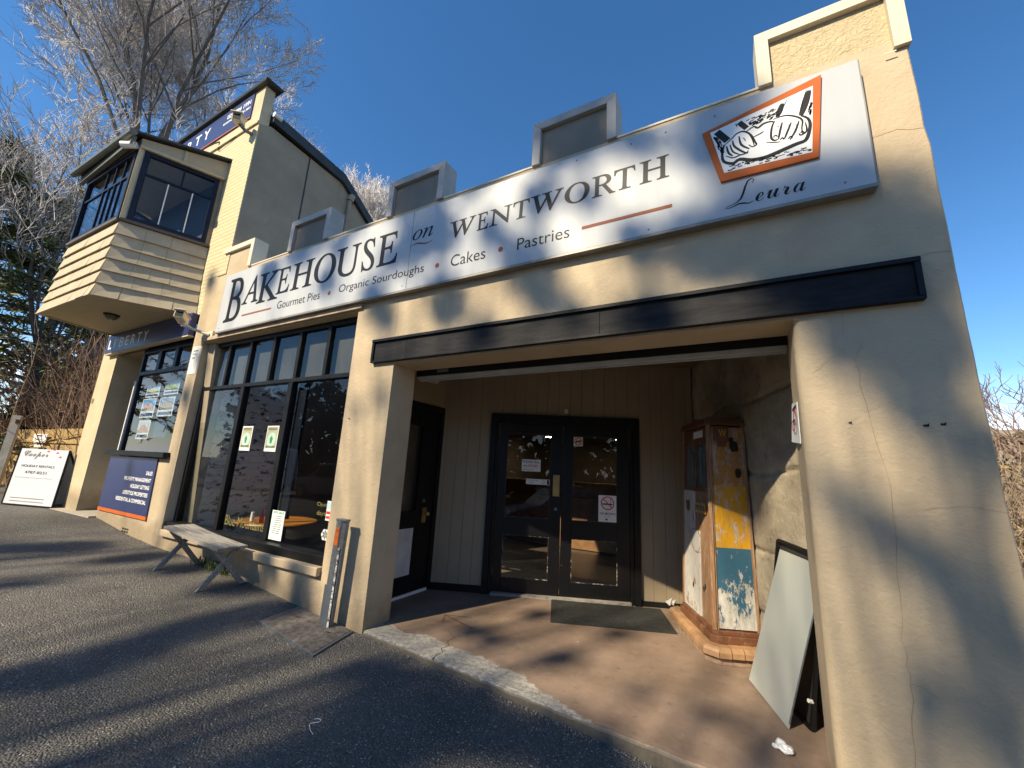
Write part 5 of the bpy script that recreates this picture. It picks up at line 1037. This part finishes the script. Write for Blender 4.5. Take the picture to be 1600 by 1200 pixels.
# weeds under the bench
mb = MB()
for i in range(260):
    cx_ = rnd.choice((-5.95, -5.75, -5.5, -5.62)); x, y = cx_ + rnd.gauss(0, .07), -.03 - abs(rnd.gauss(0, .04)); z = gfun(x, y); h = rnd.uniform(.03, .13); a = rnd.uniform(0, 6.28); l = rnd.uniform(.01, .05)
    ex_, ey_ = math.cos(a), math.sin(a); mb.add([(x, y, z), (x + ex_ * l * .5 - ey_ * .006, y + ey_ * l * .5 + ex_ * .006, z + h * .7), (x + ex_ * l, y + ey_ * l, z + h), (x + ex_ * l * .5 + ey_ * .006, y + ey_ * l * .5 - ex_ * .006, z + h * .7)], [(0, 1, 2, 3)])
tag(mb.build('weeds', M_weed), kind='stuff')
# ------------------------------------------------------------------ sandwich board by the agency
AB = thing('rental_sandwich_board', 'white sandwich board advertising holiday rentals beside the pale pillar', 'sandwich board', (-11.9, -.4, .38))
a_, b_ = Vector((-12.62, -.56, .37)), Vector((-11.42, -.16, .37)); up_ = Vector((-.12, .06, 1.09)); sz = EZ * .03
mb = MB(); slab4(mb, a_ + sz, b_ + sz, b_ + up_, a_ + up_, -.02); mb.build('front_panel', simple('board_white', (.58, .60, .66), .5, var=.03), AB)
dn = Vector((-.20, .50, 0)); mb = MB(); slab4(mb, a_ + dn + sz, b_ + dn + sz, b_ + up_ + dn * .08, a_ + up_ + dn * .08, .02); mb.build('back_panel', M_paper, AB)
mb = MB()
for p in (a_, b_, a_ + dn, b_ + dn): mb.tube([p + (up_ * .02 if p in (a_, b_) else Vector((0, 0, .0))), (p if p in (a_, b_) else p - dn) + up_ * 1.0], .018, 5)
mb.tube([a_ + sz * .8, b_ + sz * .8], .014, 5); mb.build('board_frame', M_black, AB)
ex_ = (b_ - a_).normalized(); ey_ = up_.normalized(); n_ = ex_.cross(ey_).normalized(); W3 = (b_ - a_).length
oo = a_ + n_ * .004 + sz * 0
def btext(mb, s, x0_, x1_, z0_, z1_, off=.0, ital=0): text_fit(mb, s, (x0_ * W3, x1_ * W3, z0_, z1_), oo, ex_, ey_, off=off)
mb = MB(); btext(mb, 'HOLIDAY RENTALS', .13, .80, .74, .785, .005); btext(mb, '4787-8231', .24, .68, .615, .665, .005); mb.build('board_lettering', M_ink, AB)
mb = MB(); btext(mb, 'Email bookings and enquiries welcome', .08, .82, .525, .545); btext(mb, script('Cooper'), .10, .60, .90, 1.06)
for z_ in (.15, .09): mb.ribbon([oo + ex_ * W3 * .12 + ey_ * z_, oo + ex_ * W3 * .80 + ey_ * z_], .014, n_, .001)
mb.build('small_lettering', M_alu, AB)
mb = MB()
for (x_, z_, l) in ((.55, 1.05, .07), (.66, 1.09, .06), (.74, 1.03, .07), (.82, .95, .07)): mb.ribbon([oo + ex_ * W3 * x_ + ey_ * z_, oo + ex_ * (W3 * x_ + l * .6) + ey_ * (z_ + l * .25), oo + ex_ * (W3 * x_ + l) + ey_ * z_], [.006, .03, .004], n_, .001)
mb.build('leaf_marks', M_red, AB)
# ------------------------------------------------------------------ fence, gate notice, leaning post
FN = thing('paling_fence', 'sunlit yellowish pine paling fence with a slanting brace at the far left', 'fence', (-16, .6, .38))
FY = .6
mb = MB(); x = -22.0
while x < -11.4:
    mb.box(x, x + .115, FY - .012, FY + .01, .30, 1.99 + rnd.uniform(-.012, .012)); x += .125
mb.build('palings', M_fence, FN)
mb = MB()
for z_ in (1.62, .75): mb.box(-22, -11.4, FY - .05, FY - .013, z_, z_ + .09)
mb.hexa([(-18.6, FY - .085, 1.45), (-18.5, FY - .085, 1.45), (-18.5, FY - .052, 1.45), (-18.6, FY - .052, 1.45), (-13.6, FY - .085, 1.88), (-13.4, FY - .085, 1.88), (-13.4, FY - .052, 1.88), (-13.6, FY - .052, 1.88)])
mb.build('rails', M_fence, FN)
GN = thing('gate_notice', 'small white notice with a dark logo fixed to the pine fence', 'notice', (-16.4, FY - .1, 1.58))
mb = MB(); mb.box(-17.05, -15.95, FY - .10, FY - .09, 1.62, 1.85); mb.box(-16.8, -16.1, FY - .10, FY - .09, 1.50, 1.56); mb.build('sheet', M_white, GN)
mb = MB(); mb.box(-16.8, -16.3, FY - .102, FY - .1005, 1.78, 1.82); mb.box(-16.9, -16.1, FY - .102, FY - .1005, 1.70, 1.71); mb.build('notice_print', M_ink, GN)
LPO = thing('old_signpost', 'grey white timber post standing behind the board at the far left edge', 'post', (-15.4, -.2, .35))
mb = MB(); mb.hexa([(-15.50, -.30, .3), (-15.42, -.18, .3), (-15.54, -.10, .3), (-15.62, -.22, .3), (-15.44, -.27, 2.23), (-15.36, -.15, 2.23), (-15.48, -.09, 2.23), (-15.56, -.20, 2.23)]); mb.build('post_shaft', simple('pale_grey_post', (.40, .39, .35), .8, var=.2, scale=6, bs=.3), LPO)
mb = MB(); mb.box(-15.40, -15.34, -.22, -.14, 2.04, 2.13); mb.tube([(-15.46, -.18, 2.23), (-15.42, -.18, 2.50)], .014, 5); mb.build('post_bracket', M_prust, LPO)
# overhead wire
mb = MB(); P = []
for i in range(25):
    t_ = i / 24; p = Vector((-40, 1.0, 16.4)).lerp(Vector((-10.95, -.9, 6.35)), t_); p.z -= .5 * math.sin(math.pi * t_); P.append(p)
mb.tube(P, .012, 5); tag(mb.build('overhead_wire', M_black), 'thin black overhead service wire running to the bay', 'cable')

# ------------------------------------------------------------------ vegetation
def branch_tree(name, label, cat, base, height, trunk_r, fork_z, nlimb, spread, levels, seed, m_bark, m_twig, twig_r=.012, up=.5, dens=1.0, lean=(0, 0), group=None, keep=None, limb_len=None, twigs=7):
    rg = random.Random(seed); t = thing(name, label, cat, base, group); B = Vector(base); bt, tw = MB(), MB()
    def grow(p, d, ln, r, lv):
        n = 5 if lv < levels else 3; pts = [p.copy()]; rs = [r]; q = p.copy(); dd = d.copy()
        for i in range(n):
            dd = (dd + Vector((rg.gauss(0, .16), rg.gauss(0, .16), rg.gauss(0, .10) + up * .16))).normalized(); q = q + dd * (ln / n); pts.append(q.copy()); rs.append(max(r * (1 - .8 * (i + 1) / n), twig_r * .5))
        (bt if lv < 2 else tw).tube(pts, rs, 6 if lv < 2 else 3, cap=False)
        if lv >= levels: return
        k = int((twigs if lv >= 1 else twigs + 2) * dens + rg.random())
        for i in range(k):
            f = .22 + .78 * (i + rg.random() * .8) / k; j = min(n - 1, int(f * n)); g = f * n - j; s = pts[j].lerp(pts[j + 1], min(1, g)); base_d = (pts[j + 1] - pts[j]).normalized()
            sd = Vector((rg.gauss(0, 1), rg.gauss(0, 1), rg.gauss(0, .6))); sd = (sd - base_d * sd.dot(base_d)).normalized()
            nd = (base_d * rg.uniform(.75, 1.1) + sd * rg.uniform(.45, .9) + Vector((0, 0, up * .4))).normalized()
            nl = ln * rg.uniform(.38, .62) * (1.15 - .4 * f)
            if keep and not keep(s + nd * nl): continue
            grow(s, nd, nl, max(twig_r, rs[j] * .5), lv + 1)
    top = B + Vector((lean[0], lean[1], fork_z)); bt.tube([B, B.lerp(top, .5) + Vector((.1, .05, 0)), top], [trunk_r, trunk_r * .8, trunk_r * .7], 10)
    LL = limb_len or (height - fork_z) * .75
    for i in range(nlimb):
        a = 2 * math.pi * (i + rg.random() * .5) / nlimb; s = spread * rg.uniform(.45, 1.1)
        grow(top - Vector((0, 0, rg.random() * fork_z * .12)), Vector((math.cos(a) * s, math.sin(a) * s, 1)).normalized(), LL * rg.uniform(.8, 1.1), trunk_r * rg.uniform(.24, .36), 0)
    bt.build('trunk', m_bark, t); tw.build('crown', m_twig, t); return t
branch_tree('bare_tree', 'huge leafless silver tree towering behind the agency building', 'tree', (-19.5, 1.7, .3), 27, .30, 12.2, 9, .46, 4, 5, M_bark, M_twig, .0125, .40, 1.0, twigs=7, limb_len=9.0)
branch_tree('bare_tree', 'slender silver twigged tree further left, leaning over the dark conifer', 'tree', (-21.5, 1.0, .3), 16, .20, 4.2, 11, .60, 4, 8, M_bark, M_twig, .012, .3, 1.0, twigs=5, limb_len=7.5)
branch_tree('frosted_tree', 'small pale frosted tree showing above the parapet behind the bakery roof', 'tree', (-22.5, 15, 0), 22, .3, 15.5, 9, .30, 3, 21, M_pale, M_pale, .018, .7, 1.0, twigs=8, limb_len=5.2)
def conifer(label, base, h, r, seed, n, mats, lo=.12):
    rg = random.Random(seed); t = thing('conifer', label, 'tree', base, 'evergreen trees behind the fence'); B = Vector(base)
    mb = MB(); mb.tube([B, B + EZ * h * .5, B + EZ * h], [.25, .16, .03], 8); bo = mb; crowns = [MB(), MB(), MB()]
    for i in range(n):
        f = rg.random() ** .8; z = h * (lo + (1 - lo) * f); a = rg.uniform(0, 6.283); L_ = r * (1 - f) ** .7 * rg.uniform(.6, 1.15) + .3
        d = Vector((math.cos(a), math.sin(a), .22)); s = B + EZ * z; pts = [s]
        for k in range(1, 7): u = k / 6; pts.append(s + d * L_ * u - EZ * (L_ * .42 * u * u))
        bo.tube(pts, [.03 * (1 - k / 7) + .006 for k in range(7)], 3, cap=False)
        for j in range(int(60 * L_ / r) + 20):
            u = rg.uniform(.15, 1.0); k = min(5, int(u * 6)); c = pts[k].lerp(pts[k + 1], u * 6 - k); side = Vector((-d.y, d.x, 0)) * rg.choice((-1, 1)); e = (side * rg.uniform(.3, 1) + d * rg.uniform(.3, 1) + EZ * rg.uniform(-.7, .25)).normalized(); l = rg.uniform(.18, .44) * (1.15 - .4 * u)
            wv = e.cross(Vector((rg.gauss(0, 1), rg.gauss(0, 1), rg.gauss(0, 1)))).normalized() * rg.uniform(.018, .04)
            m_ = crowns[0 if rg.random() < .55 else (1 if rg.random() < .75 else 2)]
            for q_ in range(2):
                c2 = c + e * l * .35 * q_; e2 = (e + Vector((rg.gauss(0, .5), rg.gauss(0, .5), rg.gauss(0, .4)))).normalized()
                m_.add([c2 - wv * .6, c2 + wv * .6, c2 + e2 * l * .6 + wv, c2 + e2 * l, c2 + e2 * l * .6 - wv], [(0, 1, 2, 3, 4)])
    bo.build('trunk', M_bark, t)
    for m_, mt in zip(crowns, mats): m_.build('foliage', mt, t)
    return t
conifer('tall dark drooping conifer at the left edge of the photo', (-22, -.9, .3), 11.8, 5.2, 31, 150, (M_leafd, M_leaf, M_leafy), .15)
conifer('lower olive green conifer behind the twiggy brown thicket', (-27, 2.0, .3), 14, 5.5, 32, 130, (M_leaf, M_leafy, M_leafd), .1)
conifer('broad yellowish evergreen between the conifer and the shingled bay', (-19.5, 3.2, .3), 9.5, 3.6, 33, 110, (M_leafd, M_leaf, M_leafd), .06)
def thicket(name, label, cat, cx_, cy_, n, h, seed, mat, sx=1.5, sy=.8, base=.3, fan=.35, group=None):
    rg = random.Random(seed); mb = MB()
    for i in range(n):
        p = Vector((cx_ + rg.gauss(0, sx * .5), cy_ + rg.gauss(0, sy * .5), base)); d = Vector((rg.gauss(0, fan), rg.gauss(0, fan), 1)).normalized(); ln = h * rg.uniform(.55, 1.1); pts = [p]; q = p.copy()
        for k in range(6): d = (d + Vector((rg.gauss(0, .10), rg.gauss(0, .10), -.03 * k))).normalized(); q = q + d * ln / 6; pts.append(q.copy())
        mb.tube(pts, [.016, .014, .012, .010, .008, .006, .004], 3, cap=False)
        for j in range(4):
            k = rg.randint(2, 5); s = pts[k]; e = (d + Vector((rg.gauss(0, .6), rg.gauss(0, .6), rg.gauss(.1, .4)))).normalized(); l = rg.uniform(.3, .9); mb.tube([s, s + e * l * .5 + Vector((rg.gauss(0, .04), rg.gauss(0, .04), 0)), s + e * l], [.006, .005, .003], 3, cap=False)
    return tag(mb.build(name, mat), label, cat, group)
thicket('twiggy_shrub', 'dense brown twiggy shrub rising behind the pine gate', 'shrub', -16.5, 2.4, 800, 4.8, 41, M_brown, 3.6, 1.6, .2, .22)
thicket('twiggy_shrub', 'thin grey brown bare shrub left of the gate, behind the leaning post', 'shrub', -20.5, 2.4, 500, 5.2, 42, M_brown, 3.0, 1.8, .2, .30)
conifer('low dark evergreen filling the gap behind the gate', (-18.5, 3.6, .2), 5.4, 3.2, 34, 110, (M_leafd, M_leafd, M_leaf), .02)
rg = random.Random(77); mb = MB()
for i in range(16000):
    x = rg.uniform(-44, -24); h = 6.5 + 2.0 * noise.noise(Vector((x * .3, 0, 0))); z = .2 + h * rg.random(); y = 5.5 + rg.gauss(0, 1.6) + 1.5 * noise.noise(Vector((x * .5, z * .5, 0))) - (x + 24) * .12
    e = Vector((rg.gauss(0, 1), rg.gauss(0, 1), rg.gauss(0, 1))).normalized(); g = e.cross(Vector((rg.gauss(0, 1), rg.gauss(0, 1), .3))).normalized(); l = rg.uniform(.10, .26); p = Vector((x, y, z)); mb.add([p - e * l, p + g * l * .6, p + e * l, p - g * l * .6], [(0, 1, 2, 3)])
tag(mb.build('far_woodland', M_leafd), kind='stuff')
# right hand side: bare tree, dry hedge, far roof
branch_tree('plum_tree', 'bare reddish twigged tree beyond the right edge of the bakery', 'tree', (5.3, 8.0, -.3), 5.2, .10, 1.6, 6, .7, 3, 55, M_brown, simple('reddish_twig', (.30, .20, .16), .85), .008, .25, 1.0, twigs=5, limb_len=2.6)
thicket('dry_hedge', 'tangle of dry pale stems beside the right wall of the bakery', 'hedge', 4.6, 6.8, 900, 2.7, 61, simple('dry_stem', (.34, .26, .18), .9, var=.4, scale=3), 2.2, 1.6, -.2, .55)
rg = random.Random(78); mb = MB()
for i in range(5000):
    p = Vector((rg.uniform(2.9, 9), 8.3 + rg.gauss(0, .5), -.4 + 3.05 * rg.random() ** .8 + .25 * noise.noise(Vector((i * .001, 0, 0)))))
    e = Vector((rg.gauss(0, 1), rg.gauss(0, 1), rg.gauss(0, 1))).normalized(); g = e.cross(Vector((rg.gauss(0, 1), rg.gauss(0, 1), .3))).normalized(); l = rg.uniform(.05, .16); mb.add([p - e * l, p + g * l * .35, p + e * l, p - g * l * .35], [(0, 1, 2, 3)])
tag(mb.build('dry_bush', simple('dead_leaves', (.20, .15, .10), .9, var=.5, scale=5)), 'mass of dead brown foliage behind the pale stems at the right edge', 'bush')
HR = thing('far_house', 'distant house with a brownish roof beyond the dry hedge', 'building', (11.5, 24, -.5))
mb = MB(); mb.box(6.5, 18, 22, 30, -.6, 2.9); mb.build('wall', M_oldbrick, HR); mb = MB(); mb.hexa([(6.0, 21.4, 2.9), (18.5, 21.4, 2.9), (18.5, 30.5, 2.9), (6, 30.5, 2.9), (8.0, 25, 4.7), (16, 25, 4.7), (16, 26.5, 4.7), (8, 26.5, 4.7)]); mb.build('roof', M_far, HR)
FR = thing('rail_fence', 'low pale timber rail fence in front of the dry hedge', 'fence', (4.2, 5.2, -.2))
mb = MB(); mb.box(2.6, 6.5, 7.45, 7.5, 2.02, 2.07); mb.box(2.6, 6.5, 7.45, 7.5, 1.02, 1.08); mb.build('rail', M_fence, FR)
mb = MB()
for x in (3.0, 5.0): mb.box(x, x + .09, 7.5, 7.59, -.4, 2.1)
mb.build('fence_post', M_fence, FR)

# ------------------------------------------------------------------ across the street (reflected in the glass; the trees shade the front)
ROADZ = -.28
CL_ = [(-9.86, -13.15, 16.15, 0.55), (-8.39, -14.25, 17.25, 0.62), (-6.23, -13.62, 16.71, 0.62), (-9.44, -14.47, 17.21, 0.3), (-7.48, -14.55, 17.4, 0.3), (-11.11, -12.52, 14.85, 0.16), (-7.16, -12.33, 14.69, 0.28), (-8.98, -15.31, 17.17, 0.2), (-9.27, -13.22, 15.25, 0.2), (-10.57, -13.13, 15.56, 0.28), (-11.06, -15.88, 18.16, 0.25), (-9.42, -13.98, 16.37, 0.2), (-8.66, -15.31, 17.25, 0.3), (-7.5, -14.01, 16.69, 0.22), (-7.36, -14.59, 16.52, 0.2), (-6.23, -12.83, 15.18, 0.22), (-6.4, -14.58, 16.58, 0.18), (-6.28, -15.42, 17.73, 0.25), (-5.24, -14.18, 16.7, 0.35), (-5.6, -14.96, 17.02, 0.25), (-8.98, -14.71, 16.21, 0.25), (-7.15, -12.52, 14.15, 0.28), (-7.16, -15.03, 16.49, 0.32), (-6.79, -14.42, 15.68, 0.2), (-5.58, -13.37, 15.03, 0.2), (-4.76, -12.4, 14.04, 0.28), (-5.6, -15.41, 16.73, 0.35), (-4.67, -13.99, 15.52, 0.4), (-4.65, -14.88, 16.29, 0.35), (-4.65, -15.46, 16.49, 0.3), (-4.67, -14.87, 15.81, 0.3), (-5.41, -15.61, 16.51, 0.3), (-5.62, -13.71, 14.75, 0.25), (-7.66, -15.18, 16.12, 0.2), (-6.3, -13.89, 15.05, 0.15), (-5.21, -15.67, 16.14, 0.22), (-4.68, -15.46, 15.84, 0.15), (-3.81, -12.64, 13.15, 0.2), (-3.67, -12.78, 13.0, 0.18), (-4.41, -13.07, 13.01, 0.07), (-5.3, -15.77, 15.27, 0.12), (-4.47, -13.86, 13.47, 0.14), (-4.6, -14.55, 13.96, 0.16), (-4.06, -13.37, 12.81, 0.16), (-4.24, -14.12, 13.34, 0.16), (-4.02, -13.68, 12.82, 0.16), (-4.34, -13.55, 12.53, 0.08), (-4.58, -14.4, 13.16, 0.1), (-4.45, -14.4, 13.14, 0.12), (-4.77, -15.55, 14.22, 0.14), (-4.64, -14.75, 15.59, 0.2), (-4.8, -15.64, 16.19, 0.2), (-5.07, -15.38, 15.97, 0.15), (-4.84, -15.87, 15.4, 0.12), (-4.56, -14.71, 15.2, 0.2), (-4.01, -12.87, 13.83, 0.18), (-9.01, -15.4, 15.76, 0.12), (-9.0, -15.77, 15.43, 0.08), (-9.12, -15.55, 16.77, 0.2), (-8.94, -14.34, 14.71, 0.08), (-9.66, -14.86, 13.37, 0.2), (-9.57, -13.05, 11.81, 0.22), (-13.27, -15.29, 15.85, 0.18), (-12.95, -14.36, 17.01, 0.18), (-12.4, -13.32, 14.73, 0.14), (-12.0, -12.51, 11.87, 0.1), (-14.6, -15.37, 14.73, 0.15), (-14.11, -16.81, 13.97, 0.35), (-12.65, -13.06, 11.1, 0.35), (-12.51, -15.38, 13.36, 0.35), (-11.1, -13.84, 12.12, 0.3), (-9.73, -12.92, 11.3, 0.3), (-9.09, -13.44, 11.75, 0.28), (-12.05, -16.51, 13.26, 0.18), (-12.07, -16.65, 13.59, 0.15), (-8.81, -14.31, 10.96, 0.26), (-9.52, -16.11, 12.77, 0.26), (-8.81, -13.71, 10.96, 0.26), (-9.8, -15.72, 13.1, 0.28), (-9.25, -13.9, 11.87, 0.28), (-8.4, -15.95, 13.62, 0.25), (-8.16, -16.28, 13.94, 0.3), (-7.02, -14.62, 12.42, 0.35), (-7.21, -16.4, 13.99, 0.35), (-5.88, -13.91, 11.8, 0.3), (-6.48, -13.49, 11.06, 0.35), (-7.39, -15.65, 12.73, 0.3), (-6.85, -13.81, 10.92, 0.25), (-7.27, -14.62, 11.44, 0.2), (-7.42, -14.64, 12.11, 0.2), (-8.19, -16.21, 12.76, 0.12), (-7.11, -12.22, 11.31, 0.16), (-6.69, -11.89, 10.95, 0.14), (-7.17, -14.89, 13.58, 0.2), (-7.02, -11.99, 11.82, 0.16), (-7.04, -14.35, 13.87, 0.16), (-6.51, -15.12, 13.67, 0.12), (-5.28, -13.25, 12.02, 0.12), (-5.21, -13.74, 12.28, 0.1), (-7.3, -14.33, 12.47, 0.12)]
def street_tree(label, base, fork, clumps, seed):
    rg = random.Random(seed); t = thing('street_tree', label, 'tree', base, 'tall street trees across the road'); B = Vector(base); Fk = Vector(fork)
    bt, lf = MB(), MB(); bt.tube([B, B.lerp(Fk, .5) + Vector((.12, 0, 0)), Fk], [.30, .25, .2], 10)
    for (x, y, z, r) in clumps:
        c = Vector((x, y, z)); s = Fk - EZ * rg.uniform(0, 1.2); P = []
        for k in range(8): u = k / 7; p = s.lerp(c, u); p.z -= math.sin(math.pi * u) * .35; P.append(p + Vector((rg.gauss(0, .06), rg.gauss(0, .06), 0)) * (0 if k in (0, 7) else 1))
        bt.tube(P, [.045 * (1 - u / 7.6) + .010 for u in range(8)], 5, cap=False)
        nl = int(150 * (r / .2) ** 2)
        for i in range(nl):
            v = Vector((rg.gauss(0, 1), rg.gauss(0, 1), rg.gauss(0, 1))); v = v.normalized() * r * rg.random() ** .45; v.z *= .8; p = c + v
            e = Vector((rg.gauss(0, 1), rg.gauss(0, 1), rg.gauss(0, 1))).normalized(); g = e.cross(Vector((rg.gauss(0, 1), rg.gauss(0, 1), rg.gauss(0, 1)))).normalized(); l = rg.uniform(.04, .075)
            lf.add([p - e * l, p + g * l * .55, p + e * l, p - g * l * .55], [(0, 1, 2, 3)])
        for j in range(5):
            e = Vector((rg.gauss(0, 1), rg.gauss(0, 1), rg.gauss(.3, 1))).normalized() * r * 1.3; bt.tube([c, c + e * .5, c + e], [.012, .009, .005], 3, cap=False)
    bt.build('trunk', M_bark, t); lf.build('crown', M_shade, t)
TB = [((-13.5, -17.5, -.5), (-13.2, -16.5, 10.2)), ((-8.6, -17.5, -.5), (-8.4, -16.6, 9.2)), ((-4.6, -16.8, -.5), (-4.7, -15.9, 9.0))]
SETS = [[], [], []]
for c in CL_:
    j = min(range(3), key=lambda i: abs(c[0] - TB[i][1][0])); SETS[j].append(c)
for i, (b, f) in enumerate(TB): street_tree(('leftmost street tree opposite the agency building', 'middle street tree opposite the bakery window', 'rightmost street tree opposite the bakery entrance')[i], b, f, SETS[i], 70 + i)
mb = MB(); rg = random.Random(9)
for i in range(17000):
    x = rg.uniform(-48, 30); h = 8.2 + 2.4 * noise.noise(Vector((x * .25, 0, 0))); z = rg.uniform(-.5, h); y = -21 + rg.gauss(0, .7) + 1.2 * noise.noise(Vector((x * .6, z * .6, 0)))
    e = Vector((rg.gauss(0, 1), rg.gauss(0, 1), rg.gauss(0, 1))).normalized(); g = e.cross(Vector((rg.gauss(0, 1), rg.gauss(0, 1), .3))).normalized(); l = rg.uniform(.16, .42); p = Vector((x, y, z)); mb.add([p - e * l, p + g * l, p + e * l, p - g * l], [(0, 1, 2, 3)])
tag(mb.build('roadside_hedge', M_shade), 'tall dark belt of foliage along the far side of the road', 'hedge')
mb = MB(); mb.box(-80, 80, -14.2, -14.0, -.6, -.20); struct(mb.build('far_kerb', M_path))
mb = MB(); mb.add([(-90, -60, -.27), (90, -60, -.27), (90, -14.2, -.27), (-90, -14.2, -.27)], [(0, 1, 2, 3)]); o = mb.build('grass_verge', M_grass); tag(o, kind='structure')
def car(name, label, cat, x, y, z, L_, H, paint, van=False):
    t = thing(name, label, cat, (x + L_ / 2, y, z), 'cars parked along the kerb'); W_ = .88
    if van: low = [(0, .35), (0, .95), (.25, 1.15), (L_ * .16, 1.25), (L_, 1.25), (L_, .35)]; cab = [(L_ * .16, 1.25), (L_ * .28, H), (L_ * .98, H), (L_, 1.25)]
    else: low = [(0, .30), (.02, .68), (.25, .82), (L_ * .24, .93), (L_ * .96, .98), (L_, .75), (L_, .30)]; cab = [(L_ * .24, .93), (L_ * .40, H), (L_ * .82, H), (L_ * .96, .98)]
    def ex(mb, prof_, w0, w1f=None, z0=None):
        n_ = len(prof_); vs = []
        for s in (-1, 1):
            for a, b in prof_:
                wd = w0 if w1f is None else w0 - (b - z0) * w1f
                vs.append((x + a, y + s * wd, z + b))
        mb.add(vs, [tuple(range(n_ - 1, -1, -1)), tuple(range(n_, 2 * n_))] + [(i, (i + 1) % n_, n_ + (i + 1) % n_, n_ + i) for i in range(n_)]); return mb
    mb = MB(); ex(mb, low, W_); ex(mb, cab, W_ - .01, .16 if not van else .08, cab[0][1]); mb.build('body', paint, t, bevel=.05, seg=3)
    mb = MB(); k = .16 if not van else .08; zb = cab[0][1] + .04; zt_ = H - .08
    segs = ((.30, .56), (.58, .80), (.82, .93)) if not van else ((.22, .40),)
    for a, b in segs:
        for s in (-1, 1):
            y0_ = y + s * (W_ - .003 - 0 * k); y1_ = y + s * (W_ - .003 - (zt_ - cab[0][1]) * k); a2 = a + (.085 if a in (.30, .22) else 0); b2 = b - (.05 if b == .93 else 0)
            mb.add([(x + L_ * a, y0_ - s * .0, z + zb), (x + L_ * b, y0_, z + zb), (x + L_ * b2, y1_, z + zt_), (x + L_ * a2, y1_, z + zt_)], [(0, 1, 2, 3)])
    mb.build('window', M_carglass, t)
    for a in (.17, .80):
        for s in (-1, 1):
            c = Vector((x + L_ * a, y + s * (W_ - .1), z + .32)); mb = MB(); mb.tube([c - Vector((0, s * .1, 0)), c + Vector((0, s * .11, 0))], .32, 20); wh = mb.build('wheel', M_tyre, t, bevel=.02); mb = MB(); mb.tube([c, c + Vector((0, s * .118, 0))], .19, 12); mb.build('rim', M_chrome, wh)
    for s in (-1, 1): mb = MB(); mb.box(x - .015, x + .05, y + s * .62 - .14, y + s * .62 + .14, z + .62, z + .76); mb.build('headlight', M_white, t)
    return t
car('white_van', 'white van parked across the pavement, mirrored in the left shop window panes', 'van', -23.3, -8.2, .02, 4.9, 2.0, M_carw, True)
car('parked_car', 'silver wagon parked beside the white van', 'car', -16.2, -8.2, -.02, 4.6, 1.5, M_card)
car('parked_car', 'dark blue wagon parked opposite the double door', 'car', .6, -8.2, -.62, 4.7, 1.55, M_carb)
